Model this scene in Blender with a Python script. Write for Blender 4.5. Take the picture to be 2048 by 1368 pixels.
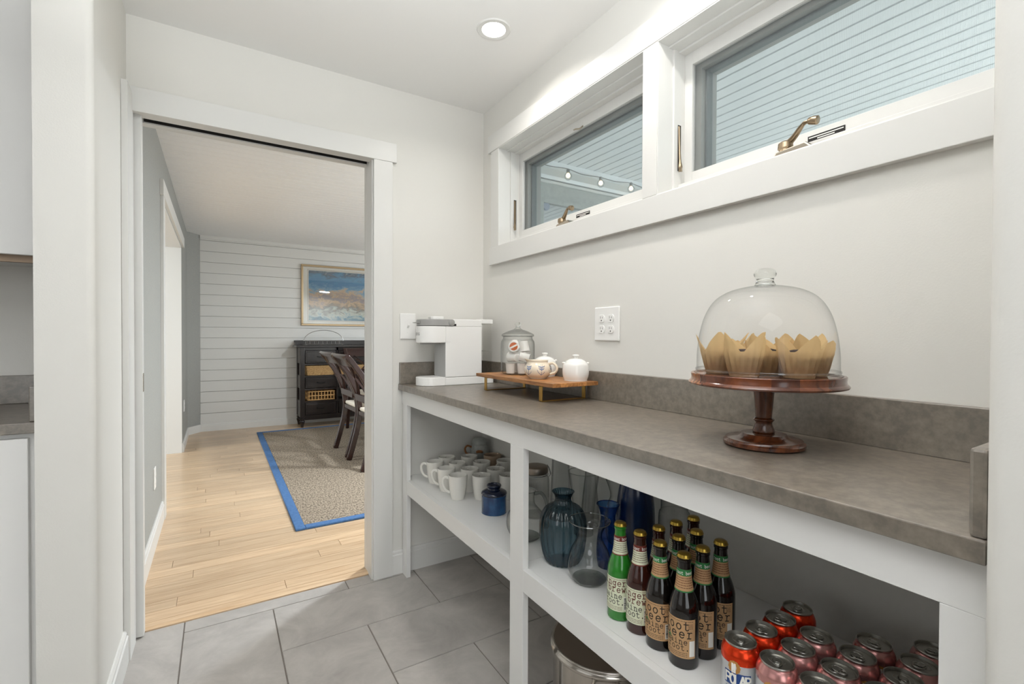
import bpy, bmesh, math, random
from mathutils import Vector, Matrix
from math import sin, cos, pi, radians, sqrt, atan2
random.seed(7)
S = bpy.context.scene
COL = S.collection
for o in list(bpy.data.objects):
    bpy.data.objects.remove(o)

# ------------------------------------------------------------------ camera
CAM = (-1.1988, -2.2328, 1.1442)
YAW, PITCH, ROLL, FPX = radians(31.733), radians(-0.662), radians(0.216), 950.81
fw = Vector((sin(YAW)*cos(PITCH), cos(YAW)*cos(PITCH), sin(PITCH)))
rt = Vector((cos(YAW), -sin(YAW), 0)); up = rt.cross(fw)
rr = rt*cos(ROLL) + up*sin(ROLL); uu = -rt*sin(ROLL) + up*cos(ROLL)
cd = bpy.data.cameras.new('camera'); cd.sensor_width = 36; cd.lens = FPX*36/2048
cd.clip_start = 0.05; cd.clip_end = 200
cam = bpy.data.objects.new('camera', cd); COL.objects.link(cam)
cam.matrix_world = Matrix(((rr.x, uu.x, -fw.x, CAM[0]), (rr.y, uu.y, -fw.y, CAM[1]), (rr.z, uu.z, -fw.z, CAM[2]), (0, 0, 0, 1)))
S.camera = cam

# ------------------------------------------------------------------ world and lights
S.view_settings.view_transform = 'Standard'; S.view_settings.look = 'None'
S.view_settings.gamma = 1; S.view_settings.use_curve_mapping = False
S.view_settings.exposure = 0.2
w = bpy.data.worlds.new('sky'); S.world = w; w.use_nodes = True
w.node_tree.nodes['Background'].inputs[0].default_value = (0.86, 0.92, 1.0, 1)
w.node_tree.nodes['Background'].inputs[1].default_value = 4.8

def area(name, loc, aim, sx, sy, watts, color=(1, 1, 1), shape='RECTANGLE', spread=pi):
    l = bpy.data.lights.new(name, 'AREA'); l.shape = shape; l.size = sx; l.size_y = sy
    l.energy = watts; l.color = color; l.spread = spread
    o = bpy.data.objects.new(name, l); COL.objects.link(o); o.location = loc
    o.rotation_euler = (Vector(aim) - Vector(loc)).to_track_quat('-Z', 'Y').to_euler()
    return o
WARM = (1.0, 0.965, 0.92); COOL = (0.84, 0.93, 1.0)
area('downlight_lamp', (-0.298, -0.635, 2.308), (-0.298, -0.635, 0), 0.085, 0.085, 2.7, WARM, 'DISK', spread=radians(150))
area('downlight_lamp', (-0.298, -1.38, 2.308), (-0.298, -1.38, 0), 0.085, 0.085, 3.2, WARM, 'DISK', spread=radians(150))
area('kitchen_top_fill', (-1.7, -3.0, 2.29), (-1.7, -3.0, 0), 1.2, 1.2, 13, (0.96, 0.98, 1.0))  # unseen overhead fill, added to brighten the pantry from behind the camera
area('kitchen_window_light', (-1.6, -5.35, 1.4), (-1.2, 0, 1.2), 3.0, 1.8, 32, (0.92, 0.965, 1.0))
area('kitchen_side_fill', (-4.9, -2.2, 1.5), (0, -1.6, 1.4), 2.4, 1.5, 6, (0.94, 0.97, 1.0))  # unseen fill added on the kitchen side to brighten the window wall
area('ceiling_fill', (-1.22, -2.0, 1.66), (-1.12, -1.82, 2.32), 0.3, 0.3, 28, (0.94, 0.97, 1.0), spread=radians(135))  # added upward fill that brightens the ceiling, not a lamp of the room
area('dining_side_fill', (3.3, 1.9, 1.5), (-1, 1.9, 1.1), 2.4, 1.5, 50, COOL)  # unseen area light added before a plain wall to brighten the dining room
area('hall_fill', (-4.1, 2.4, 1.5), (0, 2.5, 0.9), 1.6, 1.6, 70, COOL)  # unseen area light added in the hall to shine through the cased opening
area('dining_ceiling_lamp', (0.62, 1.0, 2.02), (0.45, 1.0, 0), 0.18, 0.18, 54, (0.86, 0.93, 1.0), 'DISK')

# ------------------------------------------------------------------ materials
def lin(r, g, b):
    f = lambda c: c/12.92 if c <= 0.04045 else ((c+0.055)/1.055)**2.4
    return (f(r/255), f(g/255), f(b/255), 1)
MATS = {}
def mat(name, rgb, rough=0.5, metal=0.0, spec=0.5, coat=0.0, noise=None, bump=None, emit=None, trans=0, ior=1.45):
    """principled with optional noise=(scale, rgb2, (sx,sy,sz), lo, hi) and bump=(scale, strength, (sx,sy,sz))"""
    if name in MATS: return MATS[name]
    m = bpy.data.materials.new(name); m.use_nodes = True; MATS[name] = m
    nt = m.node_tree; b = nt.nodes['Principled BSDF']
    col = lin(*rgb)
    b.inputs['Base Color'].default_value = col
    b.inputs['Roughness'].default_value = rough; b.inputs['Metallic'].default_value = metal
    b.inputs['Specular IOR Level'].default_value = spec; b.inputs['Coat Weight'].default_value = coat
    b.inputs['Coat Roughness'].default_value = 0.05
    b.inputs['IOR'].default_value = ior; b.inputs['Transmission Weight'].default_value = trans
    tc = nt.nodes.new('ShaderNodeTexCoord')
    if noise:
        sc, rgb2, st, lo, hi = noise
        mp = nt.nodes.new('ShaderNodeMapping'); mp.inputs['Scale'].default_value = st
        nz = nt.nodes.new('ShaderNodeTexNoise'); nz.inputs['Scale'].default_value = sc; nz.inputs['Detail'].default_value = 6
        nz.inputs['Roughness'].default_value = 0.62
        rp = nt.nodes.new('ShaderNodeValToRGB')
        rp.color_ramp.elements[0].position = lo; rp.color_ramp.elements[1].position = hi
        rp.color_ramp.elements[0].color = col; rp.color_ramp.elements[1].color = lin(*rgb2)
        nt.links.new(tc.outputs['Object'], mp.inputs[0]); nt.links.new(mp.outputs[0], nz.inputs['Vector'])
        nt.links.new(nz.outputs[0], rp.inputs[0]); nt.links.new(rp.outputs[0], b.inputs['Base Color'])
    if bump:
        sc, stg, st = bump
        mp = nt.nodes.new('ShaderNodeMapping'); mp.inputs['Scale'].default_value = st
        nz = nt.nodes.new('ShaderNodeTexNoise'); nz.inputs['Scale'].default_value = sc; nz.inputs['Detail'].default_value = 4
        bp_ = nt.nodes.new('ShaderNodeBump'); bp_.inputs['Strength'].default_value = stg; bp_.inputs['Distance'].default_value = 0.004
        nt.links.new(tc.outputs['Object'], mp.inputs[0]); nt.links.new(mp.outputs[0], nz.inputs['Vector'])
        nt.links.new(nz.outputs[0], bp_.inputs['Height']); nt.links.new(bp_.outputs[0], b.inputs['Normal'])
    if emit:
        b.inputs['Emission Color'].default_value = (*emit[0], 1); b.inputs['Emission Strength'].default_value = emit[1]
    return m

def wood(name, c1, c2, scale, stretch, rough=0.4, vary=0.12, coat=0.0, rings=True):
    """wood grain along the axis with the small stretch value, each object a little lighter or darker"""
    m = bpy.data.materials.new(name); m.use_nodes = True; MATS[name] = m
    nt = m.node_tree; b = nt.nodes['Principled BSDF']; L = nt.links.new; N = nt.nodes.new
    tc = N('ShaderNodeTexCoord'); oi = N('ShaderNodeObjectInfo')
    ad = N('ShaderNodeVectorMath'); ad.operation = 'MULTIPLY_ADD'
    cb = N('ShaderNodeCombineXYZ'); L(oi.outputs['Random'], cb.inputs[0]); L(oi.outputs['Random'], cb.inputs[1]); L(oi.outputs['Random'], cb.inputs[2])
    ad.inputs[1].default_value = (37, 53, 71); L(cb.outputs[0], ad.inputs[0]); L(tc.outputs['Object'], ad.inputs[2])
    mp = N('ShaderNodeMapping'); mp.inputs['Scale'].default_value = stretch; L(ad.outputs[0], mp.inputs[0])
    nz = N('ShaderNodeTexNoise'); nz.inputs['Scale'].default_value = scale; nz.inputs['Detail'].default_value = 8; nz.inputs['Roughness'].default_value = 0.65
    nz.inputs['Distortion'].default_value = 0.6
    L(mp.outputs[0], nz.inputs['Vector'])
    rp = N('ShaderNodeValToRGB'); rp.color_ramp.elements[0].position = 0.32; rp.color_ramp.elements[1].position = 0.68
    rp.color_ramp.elements[0].color = lin(*c1); rp.color_ramp.elements[1].color = lin(*c2); L(nz.outputs[0], rp.inputs[0])
    hs = N('ShaderNodeHueSaturation'); mr = N('ShaderNodeMapRange')
    mr.inputs['To Min'].default_value = 1-vary; mr.inputs['To Max'].default_value = 1+vary
    L(oi.outputs['Random'], mr.inputs['Value']); L(mr.outputs[0], hs.inputs['Value']); L(rp.outputs[0], hs.inputs['Color'])
    L(hs.outputs[0], b.inputs['Base Color'])
    b.inputs['Roughness'].default_value = rough; b.inputs['Coat Weight'].default_value = coat; b.inputs['Coat Roughness'].default_value = 0.12
    return m

def thin_glass(name, face, edge, refl=0.9, base=0.045, rough=0.01, power=3.0):
    """a sheet of glass: tinted transmission that darkens towards the silhouette plus a mirror reflection that grows there"""
    m = bpy.data.materials.new(name); m.use_nodes = True; MATS[name] = m
    nt = m.node_tree; nt.nodes.remove(nt.nodes['Principled BSDF']); out = nt.nodes['Material Output']; L = nt.links.new; N = nt.nodes.new
    lw = N('ShaderNodeLayerWeight'); lw.inputs[0].default_value = 0.5
    p1 = N('ShaderNodeMath'); p1.operation = 'POWER'; p1.inputs[1].default_value = power; L(lw.outputs['Facing'], p1.inputs[0])
    mx = N('ShaderNodeMix'); mx.data_type = 'RGBA'; mx.inputs[6].default_value = (*face, 1); mx.inputs[7].default_value = (*edge, 1); L(p1.outputs[0], mx.inputs[0])
    tr = N('ShaderNodeBsdfTransparent'); L(mx.outputs[2], tr.inputs[0])
    gl = N('ShaderNodeBsdfGlossy'); gl.inputs['Roughness'].default_value = rough
    p2 = N('ShaderNodeMath'); p2.operation = 'POWER'; p2.inputs[1].default_value = 4.5; L(lw.outputs['Facing'], p2.inputs[0])
    ma = N('ShaderNodeMath'); ma.operation = 'MULTIPLY_ADD'; ma.inputs[1].default_value = refl; ma.inputs[2].default_value = base; L(p2.outputs[0], ma.inputs[0])
    ms = N('ShaderNodeMixShader'); L(ma.outputs[0], ms.inputs[0]); L(tr.outputs[0], ms.inputs[1]); L(gl.outputs[0], ms.inputs[2])
    L(ms.outputs[0], out.inputs[0])
    return m

M_wall = mat('wall_paint', (223, 221, 215), 0.7, bump=(260, 0.06, (1, 1, 1)))
M_ceil = mat('ceiling_paint', (238, 237, 234), 0.8)
M_trim = mat('trim_paint', (222, 221, 217), 0.35)
M_cab = mat('cabinet_paint', (230, 229, 226), 0.4)
M_grass = mat('grasscloth', (150, 151, 147), 0.85, noise=(60, (172, 172, 167), (1, 1, 14), 0.3, 0.7), bump=(60, 0.25, (1, 1, 14)))
M_counter = mat('quartz', (98, 90, 80), 0.33, spec=0.5, noise=(55, (140, 129, 115), (1, 1, 1), 0.38, 0.8), ior=2.1)
M_grout = mat('grout', (120, 113, 106), 0.9)
M_screen = None
M_white = mat('white_ceramic', (238, 236, 231), 0.12, coat=0.4)
M_mug = mat('mug_glaze', (222, 219, 211), 0.16, coat=0.3)
M_mugwarm = mat('tan_glaze', (172, 150, 128), 0.25, coat=0.2)
M_stone = mat('grey_stoneware', (150, 152, 148), 0.35, noise=(40, (176, 178, 172), (1, 1, 1), 0.3, 0.7))
M_brownbamboo = mat('brown_handle', (140, 92, 52), 0.45)
M_plastic = mat('white_plastic', (240, 239, 236), 0.3)
M_greyplastic = mat('grey_plastic', (158, 157, 154), 0.35)
M_sideshade = mat('column_shade', (178, 178, 176), 0.4)  # shade on the coffee maker's column, put into the colour
M_black = mat('black_plastic', (18, 18, 18), 0.4)
M_dark = mat('dark_slot', (46, 44, 42), 0.7)
M_brass = mat('brass', (190, 152, 84), 0.28, metal=1.0)
M_bronze = mat('champagne_bronze', (158, 140, 116), 0.34, metal=1.0)
M_nickel = mat('nickel', (196, 186, 170), 0.25, metal=1.0)
M_steel = mat('stainless_steel', (190, 184, 176), 0.16, metal=1.0)
M_steelin = mat('brushed_lid', (150, 138, 126), 0.42, metal=1.0)
M_alu = mat('can_aluminium', (176, 174, 168), 0.3, metal=1.0)
M_sash = mat('sash_grey', (142, 142, 136), 0.45)
M_gasket = mat('gasket', (92, 98, 98), 0.35)
M_espresso = mat('espresso_wood', (25, 20, 19), 0.28, noise=(30, (38, 29, 26), (1, 1, 0.15), 0.3, 0.7), coat=0.25)
M_chair = mat('mahogany_wood', (34, 18, 15), 0.2, noise=(30, (54, 28, 23), (1, 1, 0.2), 0.3, 0.7), coat=0.4)
M_cushion = mat('cream_fabric', (226, 216, 198), 0.9)
M_rug = mat('seagrass', (86, 75, 63), 0.95, noise=(95, (170, 155, 135), (1, 0.55, 1), 0.36, 0.6), bump=(110, 0.9, (1, 0.5, 1)))
M_rugblue = mat('blue_binding', (62, 98, 144), 0.85, noise=(60, (80, 118, 164), (1, 1, 1), 0.3, 0.7))
M_wicker = mat('wicker', (150, 112, 70), 0.7, noise=(80, (206, 172, 120), (1, 1, 2), 0.35, 0.65), bump=(90, 0.8, (1, 1, 2)))
M_wicker2 = mat('rattan_frame', (198, 154, 98), 0.5)
M_gold = mat('gilt_frame', (176, 154, 122), 0.35, metal=0.6)
M_mat = mat('picture_mat', (226, 222, 212), 0.8)
M_fillet = mat('mat_fillet', (150, 122, 92), 0.6)
M_wire = mat('silver_wire', (180, 180, 180), 0.25, metal=1.0)
M_porch = mat('porch_paint', (226, 231, 233), 0.5)
M_beam = mat('beam_paint', (196, 199, 196), 0.6)
M_siding = mat('porch_siding', (150, 155, 150), 0.8, noise=(30, (166, 170, 165), (1, 1, 1), 0.3, 0.7))
M_cablew = mat('light_cable', (120, 122, 122), 0.6)
M_bulb = mat('bulb_glow', (255, 214, 160), 0.3, emit=((1.0, 0.75, 0.45), 5.0))
M_lens = mat('lamp_lens', (255, 255, 255), 0.4, emit=((1, 0.97, 0.92), 6.0))
M_deck = mat('porch_deck', (190, 188, 182), 0.8)
M_lawn = mat('lawn', (158, 158, 148), 0.95, noise=(3, (168, 168, 158), (1, 1, 1), 0.3, 0.7))
M_ink = mat('black_ink', (30, 26, 24), 0.7)
M_redink = mat('brown_ink', (92, 34, 24), 0.7)
M_kraft = mat('kraft_label', (186, 148, 106), 0.7)
M_mint = mat('pale_label', (216, 220, 192), 0.7)
M_greenband = mat('green_band', (44, 116, 62), 0.6)
M_redband = mat('maroon_band', (110, 42, 30), 0.6)
M_whiteink = mat('white_ink', (238, 236, 228), 0.6)
M_navy = mat('navy_ink', (32, 66, 128), 0.45)
M_tan = mat('tan_ink', (176, 126, 62), 0.5)
M_greyink = mat('grey_ink', (150, 150, 148), 0.5)
M_cap = mat('gold_cap', (178, 148, 66), 0.3, metal=1.0)
M_amber = mat('dark_root_glass', (16, 11, 9), 0.06, coat=0.5)
M_brown = mat('brown_glass', (48, 17, 10), 0.06, coat=0.5)
M_greenb = mat('green_glass', (38, 118, 34), 0.07, coat=0.5)
M_canred = mat('red_can', (222, 62, 24), 0.24, metal=0.75)
M_canpink = mat('pink_can', (206, 150, 146), 0.24, metal=0.75)
M_cansilver = mat('silver_can', (206, 208, 210), 0.3, metal=0.55)
M_bluecrock = mat('blue_glaze', (16, 44, 82), 0.12, coat=0.5, noise=(16, (32, 88, 140), (1, 1, 0.6), 0.35, 0.7))
M_crockrim = mat('dark_blue_glaze', (14, 24, 48), 0.1, coat=0.5)
M_navyvase = mat('navy_vase_glaze', (14, 26, 58), 0.2, coat=0.2, noise=(18, (30, 58, 104), (1, 1, 0.15), 0.35, 0.75))
M_cake = mat('chocolate_cake', (44, 26, 18), 0.85, bump=(60, 0.9, (1, 1, 1)))
M_cream = mat('creamer_glaze', (230, 216, 194), 0.14, coat=0.4)
M_blueflower = mat('blue_flower_ink', (52, 78, 128), 0.3)
M_palebl = mat('pale_blue_ink', (150, 172, 206), 0.3)
M_podlid = mat('pod_foil', (206, 202, 196), 0.35, metal=0.4)
M_podorange = mat('pod_orange_print', (196, 96, 36), 0.5)
M_podcup = mat('pod_plastic', (236, 233, 228), 0.35)
M_tile = None
M_walnut = wood('walnut', (52, 26, 15), (112, 62, 34), 9, (1.2, 6, 1.2), 0.22, 0.0, coat=0.35)
M_acacia = wood('acacia', (120, 74, 38), (190, 134, 78), 14, (6, 0.7, 6), 0.4, 0.16)
M_oak = wood('oak_plank', (190, 157, 122), (222, 195, 161), 7, (0.55, 9, 9), 0.28, 0.10, coat=0.15)

def tile_mat():
    m = bpy.data.materials.new('porcelain_tile'); m.use_nodes = True; nt = m.node_tree; b = nt.nodes['Principled BSDF']; L = nt.links.new; N = nt.nodes.new
    tc = N('ShaderNodeTexCoord'); oi = N('ShaderNodeObjectInfo')
    cb = N('ShaderNodeCombineXYZ'); L(oi.outputs['Random'], cb.inputs[0]); L(oi.outputs['Random'], cb.inputs[1])
    ad = N('ShaderNodeVectorMath'); ad.operation = 'MULTIPLY_ADD'; ad.inputs[1].default_value = (41, 67, 13)
    L(cb.outputs[0], ad.inputs[0]); L(tc.outputs['Object'], ad.inputs[2])
    nz = N('ShaderNodeTexNoise'); nz.inputs['Scale'].default_value = 5; nz.inputs['Detail'].default_value = 9; nz.inputs['Roughness'].default_value = 0.68; nz.inputs['Distortion'].default_value = 0.5
    L(ad.outputs[0], nz.inputs['Vector'])
    rp = N('ShaderNodeValToRGB'); rp.color_ramp.elements[0].position = 0.3; rp.color_ramp.elements[1].position = 0.72
    rp.color_ramp.elements[0].color = lin(154, 149, 144); rp.color_ramp.elements[1].color = lin(188, 183, 177)
    L(nz.outputs[0], rp.inputs[0]); L(rp.outputs[0], b.inputs['Base Color']); b.inputs['Roughness'].default_value = 0.45
    return m
M_tile = tile_mat()

def screen_mat():
    m = bpy.data.materials.new('insect_screen'); m.use_nodes = True; nt = m.node_tree
    nt.nodes.remove(nt.nodes['Principled BSDF']); L = nt.links.new; N = nt.nodes.new
    tc = N('ShaderNodeTexCoord'); sp = N('ShaderNodeSeparateXYZ'); L(tc.outputs['Object'], sp.inputs[0])
    fac = None
    for ax in (1, 2):
        a = N('ShaderNodeMath'); a.operation = 'MULTIPLY'; a.inputs[1].default_value = 1/0.0014; L(sp.outputs[ax], a.inputs[0])
        b = N('ShaderNodeMath'); b.operation = 'FRACT'; L(a.outputs[0], b.inputs[0])
        c = N('ShaderNodeMath'); c.operation = 'LESS_THAN'; c.inputs[1].default_value = 0.10 if ax == 1 else 0.06; L(b.outputs[0], c.inputs[0])
        if fac is None: fac = c
        else:
            d = N('ShaderNodeMath'); d.operation = 'MAXIMUM'; L(fac.outputs[0], d.inputs[0]); L(c.outputs[0], d.inputs[1]); fac = d
    tr = N('ShaderNodeBsdfTransparent'); df = N('ShaderNodeBsdfDiffuse'); df.inputs[0].default_value = lin(150, 156, 158)
    ms = N('ShaderNodeMixShader'); L(fac.outputs[0], ms.inputs[0]); L(tr.outputs[0], ms.inputs[1]); L(df.outputs[0], ms.inputs[2])
    L(ms.outputs[0], nt.nodes['Material Output'].inputs[0])
    return m
M_screen = screen_mat()

def paper_mat():
    m = bpy.data.materials.new('parchment_paper'); m.use_nodes = True; nt = m.node_tree
    nt.nodes.remove(nt.nodes['Principled BSDF']); L = nt.links.new; N = nt.nodes.new
    tc = N('ShaderNodeTexCoord'); sp = N('ShaderNodeSeparateXYZ'); L(tc.outputs['Object'], sp.inputs[0])
    nz = N('ShaderNodeTexNoise'); nz.inputs['Scale'].default_value = 45; nz.inputs['Detail'].default_value = 4; L(tc.outputs['Object'], nz.inputs['Vector'])
    ma = N('ShaderNodeMath'); ma.operation = 'MULTIPLY_ADD'; ma.inputs[1].default_value = 0.03; L(nz.outputs[0], ma.inputs[0]); L(sp.outputs[2], ma.inputs[2])
    mr = N('ShaderNodeMapRange'); mr.inputs['From Min'].default_value = 0.030; mr.inputs['From Max'].default_value = 0.072; L(ma.outputs[0], mr.inputs['Value'])
    mx = N('ShaderNodeMix'); mx.data_type = 'RGBA'; mx.inputs[6].default_value = lin(188, 150, 108); mx.inputs[7].default_value = lin(230, 200, 150); L(mr.outputs[0], mx.inputs[0])
    d = N('ShaderNodeBsdfDiffuse'); t = N('ShaderNodeBsdfTranslucent'); ms = N('ShaderNodeMixShader'); ms.inputs[0].default_value = 0.45
    L(mx.outputs[2], d.inputs[0]); L(mx.outputs[2], t.inputs[0]); L(d.outputs[0], ms.inputs[1]); L(t.outputs[0], ms.inputs[2]); L(ms.outputs[0], nt.nodes['Material Output'].inputs[0])
    return m
M_paper = paper_mat()

def painting_mat():
    m = bpy.data.materials.new('seascape_print'); m.use_nodes = True; nt = m.node_tree; b = nt.nodes['Principled BSDF']; L = nt.links.new; N = nt.nodes.new
    tc = N('ShaderNodeTexCoord'); sp = N('ShaderNodeSeparateXYZ'); L(tc.outputs['Object'], sp.inputs[0])
    mp = N('ShaderNodeMapping'); mp.inputs['Scale'].default_value = (1, 1, 2.0); L(tc.outputs['Object'], mp.inputs[0])
    nz = N('ShaderNodeTexNoise'); nz.inputs['Scale'].default_value = 6.5; nz.inputs['Detail'].default_value = 10; nz.inputs['Roughness'].default_value = 0.72; nz.inputs['Distortion'].default_value = 0.8; L(mp.outputs[0], nz.inputs['Vector'])
    # blend height (local z, -0.32..0.32) with noise so that sea, rocks and foam break up
    ma = N('ShaderNodeMath'); ma.operation = 'MULTIPLY_ADD'; ma.inputs[1].default_value = 0.62; L(nz.outputs[0], ma.inputs[0])
    mr = N('ShaderNodeMapRange'); mr.inputs['From Min'].default_value = -0.32; mr.inputs['From Max'].default_value = 0.32; mr.inputs['To Min'].default_value = -0.18; mr.inputs['To Max'].default_value = 0.58
    L(sp.outputs[2], mr.inputs['Value']); L(mr.outputs[0], ma.inputs[2])
    rp = N('ShaderNodeValToRGB'); cr = rp.color_ramp
    stops = [(0.0, (38, 70, 92)), (0.14, (70, 128, 150)), (0.22, (196, 200, 186)), (0.30, (96, 92, 84)), (0.40, (205, 170, 130)), (0.48, (128, 122, 130)), (0.55, (198, 164, 126)), (0.62, (104, 150, 176)), (0.70, (36, 112, 160)), (0.80, (52, 130, 168)), (0.88, (34, 66, 92)), (0.96, (160, 176, 176))]
    cr.elements[0].position = 0; cr.elements[0].color = lin(*stops[0][1]); cr.elements[1].position = 1; cr.elements[1].color = lin(*stops[-1][1])
    for p, c in stops[1:-1]:
        e = cr.elements.new(p); e.color = lin(*c)
    L(ma.outputs[0], rp.inputs[0]); L(rp.outputs[0], b.inputs['Base Color']); b.inputs['Roughness'].default_value = 0.6
    return m
M_paint = painting_mat()

G_pane = thin_glass('window_pane', (0.95, 0.975, 0.975), (0.85, 0.92, 0.93), 0.4, 0.03)
G_clear = thin_glass('clear_glass', (0.97, 0.975, 0.97), (0.30, 0.32, 0.31), 0.9, 0.05, power=2.2)
G_thick = thin_glass('thick_glass', (0.86, 0.88, 0.87), (0.34, 0.36, 0.35), 0.9, 0.10, power=1.6)
G_rim = thin_glass('glass_rim', (0.75, 0.78, 0.77), (0.5, 0.52, 0.51), 0.9, 0.22, power=1.5)
G_dome = thin_glass('dome_glass', (0.996, 0.996, 0.994), (0.60, 0.61, 0.60), 0.6, 0.02, power=5)
G_ribbed = thin_glass('smoky_glass', (0.80, 0.81, 0.81), (0.30, 0.31, 0.32), 0.7, 0.05)
G_teal = thin_glass('teal_glass', (0.42, 0.58, 0.66), (0.02, 0.06, 0.09), 0.7, 0.06, power=1.6)
G_cobalt = thin_glass('cobalt_glass', (0.10, 0.32, 0.76), (0.01, 0.04, 0.18), 0.6, 0.06, power=2)
G_tank = thin_glass('tank_plastic', (0.97, 0.97, 0.965), (0.75, 0.75, 0.74), 0.5, 0.04)
M_knob = mat('solid_glass', (245, 247, 245), 0.01, trans=1.0, ior=1.45)

# ------------------------------------------------------------------ mesh helpers
def box(bm, x0, x1, y0, y1, z0, z1):
    vs = [bm.verts.new(p) for p in ((x0, y0, z0), (x1, y0, z0), (x1, y1, z0), (x0, y1, z0), (x0, y0, z1), (x1, y0, z1), (x1, y1, z1), (x0, y1, z1))]
    for f in ((3, 2, 1, 0), (4, 5, 6, 7), (0, 1, 5, 4), (1, 2, 6, 5), (2, 3, 7, 6), (3, 0, 4, 7)):
        bm.faces.new([vs[i] for i in f])
def prism(bm, pts, axis, a, b):
    """extrude a 2-D polygon along an axis ('X','Y','Z') from a to b"""
    def P(u, v, t):
        return (t, u, v) if axis == 'X' else (u, t, v) if axis == 'Y' else (u, v, t)
    A = [bm.verts.new(P(u, v, a)) for u, v in pts]; B = [bm.verts.new(P(u, v, b)) for u, v in pts]
    n = len(pts)
    bm.faces.new(A); bm.faces.new(B[::-1])
    for i in range(n): bm.faces.new((A[i], B[i], B[(i+1) % n], A[(i+1) % n]))
def lathe(bm, prof, seg=32, c=(0, 0, 0), a0=0.0, a1=2*pi, rib=0.0, ribn=0):
    full = abs(a1-a0-2*pi) < 1e-6
    n = seg if full else seg+1
    rings = []
    for r, z in prof:
        if r < 1e-6:
            rings.append([bm.verts.new((c[0], c[1], c[2]+z))]); continue
        ring = []
        for i in range(n):
            t = a0+(a1-a0)*i/seg
            q = r*(1+rib*cos(ribn*t)) if rib else r
            ring.append(bm.verts.new((c[0]+q*cos(t), c[1]+q*sin(t), c[2]+z)))
        rings.append(ring)
    for A, B in zip(rings, rings[1:]):
        for i in range(seg):
            j = (i+1) % n if full else i+1
            if len(A) == 1 and len(B) == 1: continue
            if len(A) == 1: bm.faces.new((A[0], B[j], B[i]))
            elif len(B) == 1: bm.faces.new((A[i], A[j], B[0]))
            else: bm.faces.new((A[i], A[j], B[j], B[i]))
def tube(bm, pts, r, seg=8, closed=False, flat=1.0):
    pts = [Vector(p) for p in pts]; n = len(pts); rings = []
    rad = r if hasattr(r, '__len__') else [r]*n
    nrm = None
    for i, p in enumerate(pts):
        if closed: t = (pts[(i+1) % n]-pts[i-1]).normalized()
        else: t = (pts[min(i+1, n-1)]-pts[max(i-1, 0)]).normalized()
        if nrm is None:
            nrm = t.cross(Vector((0, 0, 1)))
            if nrm.length < 1e-3: nrm = t.cross(Vector((1, 0, 0)))
        nrm = (nrm-t*nrm.dot(t)).normalized(); bn = t.cross(nrm)
        rings.append([bm.verts.new(p+nrm*rad[i]*cos(2*pi*k/seg)+bn*rad[i]*flat*sin(2*pi*k/seg)) for k in range(seg)])
    m = n if closed else n-1
    for i in range(m):
        A, B = rings[i], rings[(i+1) % n]
        for k in range(seg): bm.faces.new((A[k], A[(k+1) % seg], B[(k+1) % seg], B[k]))
    if not closed:
        bm.faces.new(rings[0][::-1]); bm.faces.new(rings[-1])
def bar(bm, pts, wy, wz):
    """rectangular section swept along pts in the XZ plane: wy across, wz thick"""
    pts = [Vector(p) for p in pts]; n = len(pts); rings = []
    for i, p in enumerate(pts):
        t = (pts[min(i+1, n-1)]-pts[max(i-1, 0)]).normalized(); y = Vector((0, 1, 0)); b = t.cross(y).normalized()
        rings.append([bm.verts.new(p+y*sy*wy/2+b*sb*wz/2) for sy, sb in ((-1, -1), (1, -1), (1, 1), (-1, 1))])
    for A, B in zip(rings, rings[1:]):
        for k in range(4): bm.faces.new((A[k], A[(k+1) % 4], B[(k+1) % 4], B[k]))
    bm.faces.new(rings[0][::-1]); bm.faces.new(rings[-1])
def spline(pts, n=6):
    """Catmull-Rom through the points"""
    P = [Vector(p) for p in pts]; P = [2*P[0]-P[1]]+P+[2*P[-1]-P[-2]]; out = []
    for i in range(1, len(P)-2):
        for k in range(n):
            t = k/n; a, b, c, d = P[i-1], P[i], P[i+1], P[i+2]
            out.append(0.5*((2*b)+(-a+c)*t+(2*a-5*b+4*c-d)*t*t+(-a+3*b-3*c+d)*t**3))
    out.append(P[-2]); return out
def sprof(prof, n=5):
    return [(max(v.x, 0), v.y) for v in spline([(r, z, 0) for r, z in prof], n)]
def rrect(x0, x1, y0, y1, r, n=5):
    out = []
    for cx, cy, a in ((x1-r, y1-r, 0), (x0+r, y1-r, 90), (x0+r, y0+r, 180), (x1-r, y0+r, 270)):
        for k in range(n+1):
            t = radians(a+90*k/n); out.append((cx+r*cos(t), cy+r*sin(t)))
    return out
def mk(name, bm, m, parent=None, smooth=False, bevel=0.0, loc=None, segs=2):
    bmesh.ops.recalc_face_normals(bm, faces=bm.faces)
    me = bpy.data.meshes.new(name); bm.to_mesh(me); bm.free()
    if m: me.materials.append(m)
    if smooth:
        me.polygons.foreach_set('use_smooth', [True]*len(me.polygons))
        me.set_sharp_from_angle(angle=radians(38))
    o = bpy.data.objects.new(name, me); COL.objects.link(o)
    if parent: o.parent = parent
    if loc: o.location = loc
    if bevel:
        md = o.modifiers.new('edge', 'BEVEL'); md.width = bevel; md.segments = segs; md.limit_method = 'ANGLE'
    return o
def NB(): return bmesh.new()
def boxes(name, lst, m, parent=None, bevel=0.0, loc=None):
    bm = NB()
    for b in lst: box(bm, *b)
    return mk(name, bm, m, parent, bevel=bevel, loc=loc)
def empty(name, loc=(0, 0, 0), rz=0.0):
    o = bpy.data.objects.new(name, None); COL.objects.link(o); o.location = loc; o.rotation_euler = (0, 0, rz); o.empty_display_size = 0.05
    return o
def tag(o, label, cat, group=None):
    o['label'] = label; o['category'] = cat
    if group: o['group'] = group
    return o
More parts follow.
